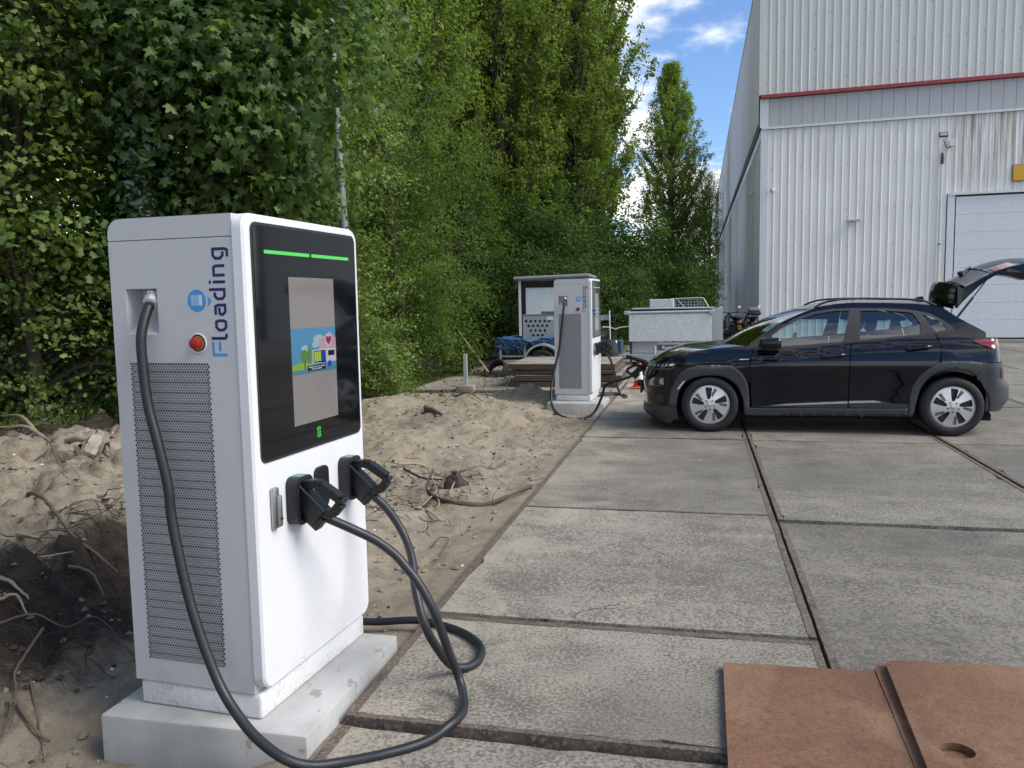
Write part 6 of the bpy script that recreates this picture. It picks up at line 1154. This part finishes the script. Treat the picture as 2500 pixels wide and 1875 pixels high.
# undergrowth below the poplars, built once and copied
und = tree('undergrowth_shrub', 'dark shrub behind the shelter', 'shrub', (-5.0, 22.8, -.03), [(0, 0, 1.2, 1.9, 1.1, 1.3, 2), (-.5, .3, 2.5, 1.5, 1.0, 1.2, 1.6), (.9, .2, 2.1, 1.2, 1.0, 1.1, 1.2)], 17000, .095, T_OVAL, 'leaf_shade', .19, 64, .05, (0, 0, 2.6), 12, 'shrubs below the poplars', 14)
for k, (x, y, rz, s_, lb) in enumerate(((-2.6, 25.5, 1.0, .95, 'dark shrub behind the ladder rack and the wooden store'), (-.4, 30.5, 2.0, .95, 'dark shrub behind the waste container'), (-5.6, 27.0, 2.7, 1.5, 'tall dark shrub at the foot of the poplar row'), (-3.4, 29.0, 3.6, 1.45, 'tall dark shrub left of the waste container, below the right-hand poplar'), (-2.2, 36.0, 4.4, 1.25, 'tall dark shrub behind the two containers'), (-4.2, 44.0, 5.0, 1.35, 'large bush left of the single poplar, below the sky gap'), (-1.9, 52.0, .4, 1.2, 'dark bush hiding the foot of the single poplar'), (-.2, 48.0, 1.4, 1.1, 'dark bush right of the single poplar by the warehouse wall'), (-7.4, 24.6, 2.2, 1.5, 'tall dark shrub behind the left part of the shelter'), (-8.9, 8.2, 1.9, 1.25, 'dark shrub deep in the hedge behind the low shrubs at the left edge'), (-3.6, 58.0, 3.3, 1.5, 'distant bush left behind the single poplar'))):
    c_ = copy_tree(und); c_.location = (x, y, -.05); c_.rotation_euler = (0, 0, rz); c_.scale = (s_, s_, s_); tag(c_, lb, 'shrub', 'shrubs below the poplars')
for k, (x, y, rz, s_, lb) in enumerate(((.55, 74.0, 1.2, 1.12, 'distant tree beside the far end of the warehouse wall'), (-.8, 82.0, 2.4, .98, 'distant tree between the single poplar and the warehouse'), (1.2, 92.0, .4, 1.3, 'farthest tree, close to the warehouse wall'))):
    c_ = copy_tree(fil); c_.location = (x, y, 0); c_.rotation_euler = (0, 0, rz); c_.scale = (s_ * .8, s_ * .8, s_ * 1.35); tag(c_, lb, 'tree', 'distant trees by the warehouse')
# far wood closing the view
rng = np.random.default_rng(90); n = 26000; x = rng.uniform(-60, 40, n); z = np.abs(rng.normal(size=n)) * 2.6 * (1 + .4 * np.sin(x * .35) + .3 * np.sin(x * .9)); y = 140 + rng.normal(size=n) * 3; C = np.stack([x, y, z], 1)
o = mesh_obj('far_wood', leaves_mesh('far_wood', C, rng.normal(size=(n, 3)) + np.array([0, -1, .6]), 1.0 * rng.uniform(.5, 1.2, n), T_OVAL, 'leaf_dark', rng.uniform(0, .9, n), rng=rng), 'leaf_dark'); tag(o, 'low far wood closing the view beyond the poplars', 'wood', kind='stuff')
# grass tufts by the warehouse wall and along the hedge foot
def grass(name, P, h, label):
    rng_ = np.random.default_rng(5); n_ = len(P); T_ = np.array([(0, 0), (.045, .35), (0, 1.0), (-.045, .35)]); C = P.copy(); C[:, 2] += h * .40; N = rng_.normal(size=(n_, 3)) * np.array([1, 1, .25]); 
    o_ = mesh_obj(name, leaves_mesh(name, C, N, h * rng_.uniform(.5, 1.3, n_), T_ * np.array([1, -1]) + np.array([0, 1.0]), 'grass_blade', rng_.uniform(0, 1, n_), rng=rng_), 'grass_blade'); tag(o_, label, 'grass', kind='stuff')
rng = np.random.default_rng(8); n = 9000; gx = 1.7 + .5 * rng.random(n) - .9 * (rng.random(n) ** 3); gy = rng.uniform(33, 46, n); grass('grass', np.stack([gx, gy, np.full(n, -.03)], 1), .5, 'tall grass growing along the foot of the warehouse side wall')
n = 7000; gy = rng.uniform(5.5, 18.5, n); gx = np.interp(gy, [5, 8, 13, 19], [-6.3, -6.2, -5.3, -5.3]) - rng.random(n) ** 1.5 * 1.2; grass('hedge_grass', np.stack([gx, gy, sand_h(gx, gy)], 1), .13, 'grass and weeds along the foot of the hedge')

# ================================================================== BRANCHES, ROOTS AND LITTER ON THE SAND
def stick(name, label, cat, pts, r, mat='stick_pale', lift=.6, taper=.35, group='branches lying on the sand'):
    P = [(x, y, float(sand_h(x, y)) + r * lift + (q[2] if len(q) > 2 else 0)) for q in pts for x, y in [q[:2]]]; L = spline(P, 6); n_ = len(L); rj = random.Random(len(L) + int(r * 1e4))
    L = [Vector(p) + Vector((rj.uniform(-1, 1), rj.uniform(-1, 1), rj.uniform(-.5, .8))) * r * .25 for p in L]
    o = MB().tube(L, [r * (1 - (1 - taper) * i / (n_ - 1)) * rj.uniform(.88, 1.1) for i in range(n_)], 8).build(name, mat, None, 60); tag(o, label, cat, group); return o
stick('fallen_branch', 'long pale barkless branch along the top of the sand bank, ending at the plastic scrap', 'branch', [(-4.63, 5.62, .03), (-4.98, 5.7, .05), (-5.39, 5.86, .04), (-6.42, 6.65, .06), (-7.17, 7.14, .08)], .034, lift=.7)
stick('fallen_branch', 'forked pale side branch joining the long branch on the sand bank', 'branch', [(-5.35, 5.82, .05), (-6.06, 6.32, .03), (-6.44, 6.40, .03), (-6.9, 6.6, .03)], .026)
stick('fallen_branch', 'grey-brown branch running down the face of the sand bank towards the charger', 'branch', [(-4.49, 4.43, .02), (-4.34, 4.44, .03), (-3.85, 4.06, .03), (-3.41, 3.72, .03), (-3.16, 3.54, .04), (-3.04, 3.55, .06), (-2.92, 3.56, .08)], .016, 'stick_brown')
stick('fallen_branch', 'short orange-brown broken branch at the left edge, in the dark soil', 'branch', [(-3.22, 3.05, .03), (-3.16, 3.06, .03), (-3.07, 3.05, .03), (-2.99, 3.06, .02)], .015, 'stick_pale')
stick('bent_root', 'thick bent root sticking out of the dark bank at the left edge', 'root', [(-3.12, 2.93, .03), (-3.06, 2.96, .04), (-3.0, 3.0, .05), (-2.95, 3.0, .02)], .012, 'stick_pale', group='roots in the bank')
stick('bent_root', 'long thin root arching across the dark soil towards the charger base', 'root', [(-3.01, 2.9, .03), (-2.91, 3.0, .05), (-2.8, 3.06, .06), (-2.76, 3.21, .05), (-2.51, 3.14, .02)], .006, 'stick_brown', group='roots in the bank')
stick('bent_root', 'forked hanging root at the lower left, dropping into the pit', 'root', [(-2.87, 3.0, .04), (-2.81, 2.82, .05), (-2.76, 2.72, .05), (-2.69, 2.65, .04), (-2.65, 2.53, .02)], .008, 'stick_brown', group='roots in the bank')
stick('bent_root', 'stubby brown root below the bank branch, near the middle of the dark soil', 'root', [(-3.07, 3.4, .04), (-2.97, 3.43, .05), (-2.89, 3.42, .05)], .012, 'stick_brown', group='roots in the bank')
stick('bent_root', 'thin straight root hanging at the bottom left corner', 'root', [(-2.71, 2.75, .02), (-2.58, 2.64, .01), (-2.41, 2.48, .005)], .006, 'stick_brown', group='roots in the bank')
stick('bent_root', 'small side root beside the forked hanging root', 'root', [(-2.69, 2.65, .03), (-2.56, 2.61, .02), (-2.5, 2.61, .005)], .008, 'stick_brown', group='roots in the bank')
stick('twig', 'split pale twig on the sand above the dark soil', 'twig', [(-3.48, 3.53, .02), (-3.25, 3.44, .02)], .016); stick('twig', 'thin hooked twig next to the split pale twig', 'twig', [(-3.54, 3.61, .02), (-3.70, 3.9, .03), (-3.58, 3.89, .02)], .010, 'stick_brown')
stick('twig', 'slim straight twig halfway down the bank', 'twig', [(-3.15, 3.31, .02), (-3.08, 3.45, .02)], .007); stick('twig', 'slender curling twig below the long pale branch', 'twig', [(-6.12, 6.32, .02), (-5.12, 5.54, .02), (-4.37, 4.81, .02), (-4.32, 4.86, .02)], .008, 'stick_brown')
stick('bent_root', 'pale branching root on the sand right of the near charger', 'root', [(-2.88, 7.53, .03), (-2.73, 7.65, .05), (-2.63, 7.68, .05), (-2.39, 7.1, .04), (-2.21, 6.65, .03), (-2.1, 5.96, .01)], .014, 'stick_pale', group='roots on the sand')
stick('bent_root', 'short pale root fork beside the rusty strip', 'root', [(-2.21, 6.65, .02), (-2.02, 6.16, .02), (-2.0, 6.0, .01)], .010, 'stick_pale', group='roots on the sand'); stick('bent_root', 'small pale root piece nearest the slab edge', 'root', [(-2.05, 5.95, .01), (-1.89, 5.77, .01)], .011, 'stick_pale', group='roots on the sand')
stick('bent_root', 'dark root lying behind the pale branching root', 'root', [(-2.8, 7.46, .02), (-2.57, 7.34, .03), (-2.26, 7.0, .02)], .016, 'root_dark', group='roots on the sand')
stick('twig', 'pale stick leaning on the dark clod', 'twig', [(-2.04, 6.5, .01), (-2.11, 6.98, .08)], .010); stick('twig', 'crooked stick on the far sand mound', 'twig', [(-3.6, 10.82, .02), (-3.77, 11.6, .03), (-3.74, 12.0, .03)], .014); stick('twig', 'brown stick across the top of the far sand mound', 'twig', [(-3.67, 12.09, .03), (-3.38, 11.88, .04), (-3.12, 11.71, .02)], .016, 'stick_brown')
stick('twig', 'thin stick on the dark ground in front of the bollard', 'twig', [(-5.6, 15.9, .02), (-4.7, 14.1, .02)], .010, 'stick_brown'); stick('wire_loop', 'thin loop of wire on the sand near the slabs', 'wire', [(-1.80, 5.30, .01), (-1.79, 5.43, .02), (-1.72, 5.43, .02), (-1.70, 5.30, .01), (-1.67, 5.04, .005)], .004, 'root_dark')
o = stick('timber_scrap', 'flat weathered timber scrap half buried in the sand mound', 'timber', [(-3.62, 10.6, .01), (-3.25, 10.12, .01)], .05, 'wood_old')
for k, (x, y, h, lx) in enumerate(((-2.9, 12.1, .50, .16), (-2.95, 12.0, .36, -.12), (-3.02, 12.15, .42, .05), (-2.84, 12.2, .30, .22), (-3.1, 12.05, .26, -.2))):
    z = float(sand_h(x, y)); o = MB().tube([(x, y, z - .03), (x + lx * .4, y, z + h * .5), (x + lx, y + .05, z + h)], [.008, .006, .003], 5).build('dry_stem', 'stick_brown', None, 60); tag(o, ['tallest dry upright stem on the sand left of the farther charger', 'dry stem leaning left beside the tallest one by the farther charger', 'straight dry stem behind the tallest one by the farther charger', 'short dry stem leaning right, nearest the farther charger', 'shortest dry stem leaning far left, on the sand by the farther charger'][k], 'stem', 'dry stems by the farther charger')
# rusty steel strip snaking to the slab edge
P = [(-2.33, 6.95, .14), (-2.28, 6.6, .10), (-2.10, 6.36, .05), (-1.9, 6.2, .02), (-1.76, 6.22, .015), (-1.6, 6.34, .03), (-1.5, 6.56, .04), (-1.38, 6.78, .05)]; L = spline([(x, y, float(sand_h(x, y)) + h) for x, y, h in P], 6); mb = MB(); vs_ = []
for i, p in enumerate(L): tw = .9 if i < 14 else (.25 + .6 * abs(math.sin(i * .35))); vs_ += [p + Vector((0, .02 * (1 - tw), .028 * tw)), p - Vector((0, .02 * (1 - tw), .020 * tw))]
mb.add(vs_, [(2 * i, 2 * i + 1, 2 * i + 3, 2 * i + 2) for i in range(len(L) - 1)]); o = mb.build('steel_strip', 'rust_dark', None, 60); md = o.modifiers.new('t', 'SOLIDIFY'); md.thickness = .004; tag(o, 'thin rusty steel strip curling from the roots to the slab edge', 'steel strip')
# torn plastic at the end of the long branch
rng = np.random.default_rng(77); mb = MB(); n1, n2 = 12, 10; vs_ = []
for i in range(n1):
    for j in range(n2): x = -4.62 + .22 * i / n1 - .08 * j / n2; y = 5.62 - .22 * i / n1 - .30 * j / n2; vs_.append((x + rng.normal() * .012, y + rng.normal() * .012, float(sand_h(x, y)) + .13 * math.exp(-((j - 2) / 3) ** 2) + rng.normal() * .018 + .02))
mb.add(vs_, [(i * n2 + j, i * n2 + j + 1, (i + 1) * n2 + j + 1, (i + 1) * n2 + j) for i in range(n1 - 1) for j in range(n2 - 1) if not (j > 6 and (i * 5 + j) % 4 == 0)]); o = mb.build('plastic_scrap', 'plastic_scrap', None, 50); tag(o, 'torn cream plastic sheet at the end of the long branch, behind the near charger', 'plastic')
# dark clod with a root in it
o = MB().lathe([(.11, -.05), (.10, .01), (.06, .06), (.035, .10), (.0, .12)], 'z', (0, 0, 0), 14).mesh('soil_clod', 60)
for v_ in o.vertices: v_.co += Vector((rng.normal(), rng.normal(), rng.normal())) * .016
o = mesh_obj('soil_clod', o, 'root_dark', None, (-2.09, 6.85, float(sand_h(-2.09, 6.85)))); tag(o, 'dark upright clod of soil and root on the sand', 'clod')
# uncountable: crumbs of soil, pebbles and shell bits, fine roots in the bank
ico = [(0, 0, 1), (.9, 0, .1), (.28, .85, -.1), (-.73, .53, .1), (-.73, -.53, -.1), (.28, -.85, .1), (0, 0, -.8)]; icf = [(0, i, i % 5 + 1) for i in range(1, 6)] + [(6, i % 5 + 1, i) for i in range(1, 6)]
def crumbs(name, n, xr, yr, smin, smax, mat, label, cat, seed, power=2.2, pick=None):
    rg = np.random.default_rng(seed); mb = MB()
    X = rg.uniform(*xr, n); Y = rg.uniform(*yr, n); Z = sand_h(X, Y)
    for x, y, z in zip(X, Y, Z):
        if pick and rg.random() > pick(x, y): continue
        s_ = smin + (smax - smin) * rg.random() ** power; q = rg.uniform(.6, 1.3, 3); a_ = rg.uniform(0, 6.28); ca_, sa = math.cos(a_), math.sin(a_)
        mb.add([(x + s_ * (p[0] * q[0] * ca_ - p[1] * q[1] * sa), y + s_ * (p[0] * q[0] * sa + p[1] * q[1] * ca_), z + s_ * (p[2] * q[2] * .7 + .25)) for p in ico], icf)
    o = mb.build(name, mat, None, fix=False); tag(o, label, cat, kind='stuff'); return o
crumbs('sand_clods', 6000, (-6.5, -1.45), (1.5, 13.8), .004, .030, 'sand', 'crumbs and clods of sand on the dug ground', 'sand', 1, 3.0)
crumbs('soil_crumbs', 4200, (-5.5, -1.5), (1.8, 13.8), .004, .028, 'root_dark', 'dark soil crumbs scattered over the sand', 'soil', 2, 2.5, lambda x, y: .18 + .8 * float(soil_amt(x, y)))
crumbs('shell_bits', 800, (-6.0, -1.42), (2, 17), .004, .013, 'cone_white', 'tiny pale shell bits and pebbles on the sand', 'pebbles', 3)
crumbs('dirt_litter', 2600, (-6.5, -1.5), (13.8, 20), .01, .05, 'stick_brown', 'brown litter on the dark ground by the hedge', 'litter', 4, 2.5)
rg = np.random.default_rng(50); mb = MB()
for k in range(520):
    y = rg.uniform(2.0, 5.0) if k < 380 else rg.uniform(5.5, 8.0); x = float(np.interp(y, BANK_Y, BANK_X)) - rg.uniform(.0, .85) if k < 380 else -2.45 + rg.normal() * .35; z = float(sand_h(x, y)) + rg.uniform(.0, .05); L = rg.uniform(.06, .34); a_ = rg.uniform(0, 6.28); d = Vector((math.cos(a_) * .7 + .35, math.sin(a_) * .7 - .35, rg.uniform(-.5, .35))).normalized(); p = Vector((x, y, z)); pts = [p]
    for t in range(4): d = (d + Vector(rg.normal(size=3)) * .35 + Vector((.05, -.05, -.12))).normalized(); p = p + d * L / 4; pts.append(Vector((p.x, p.y, max(p.z, float(sand_h(p.x, p.y)) + .004))))
    mb.tube(pts, [.003, .0028, .0024, .002, .0014], 4, False)
o = mb.build('fine_roots', 'root_dark', None, fix=False); tag(o, 'tangle of fine dark roots in the cut bank', 'roots', kind='stuff')
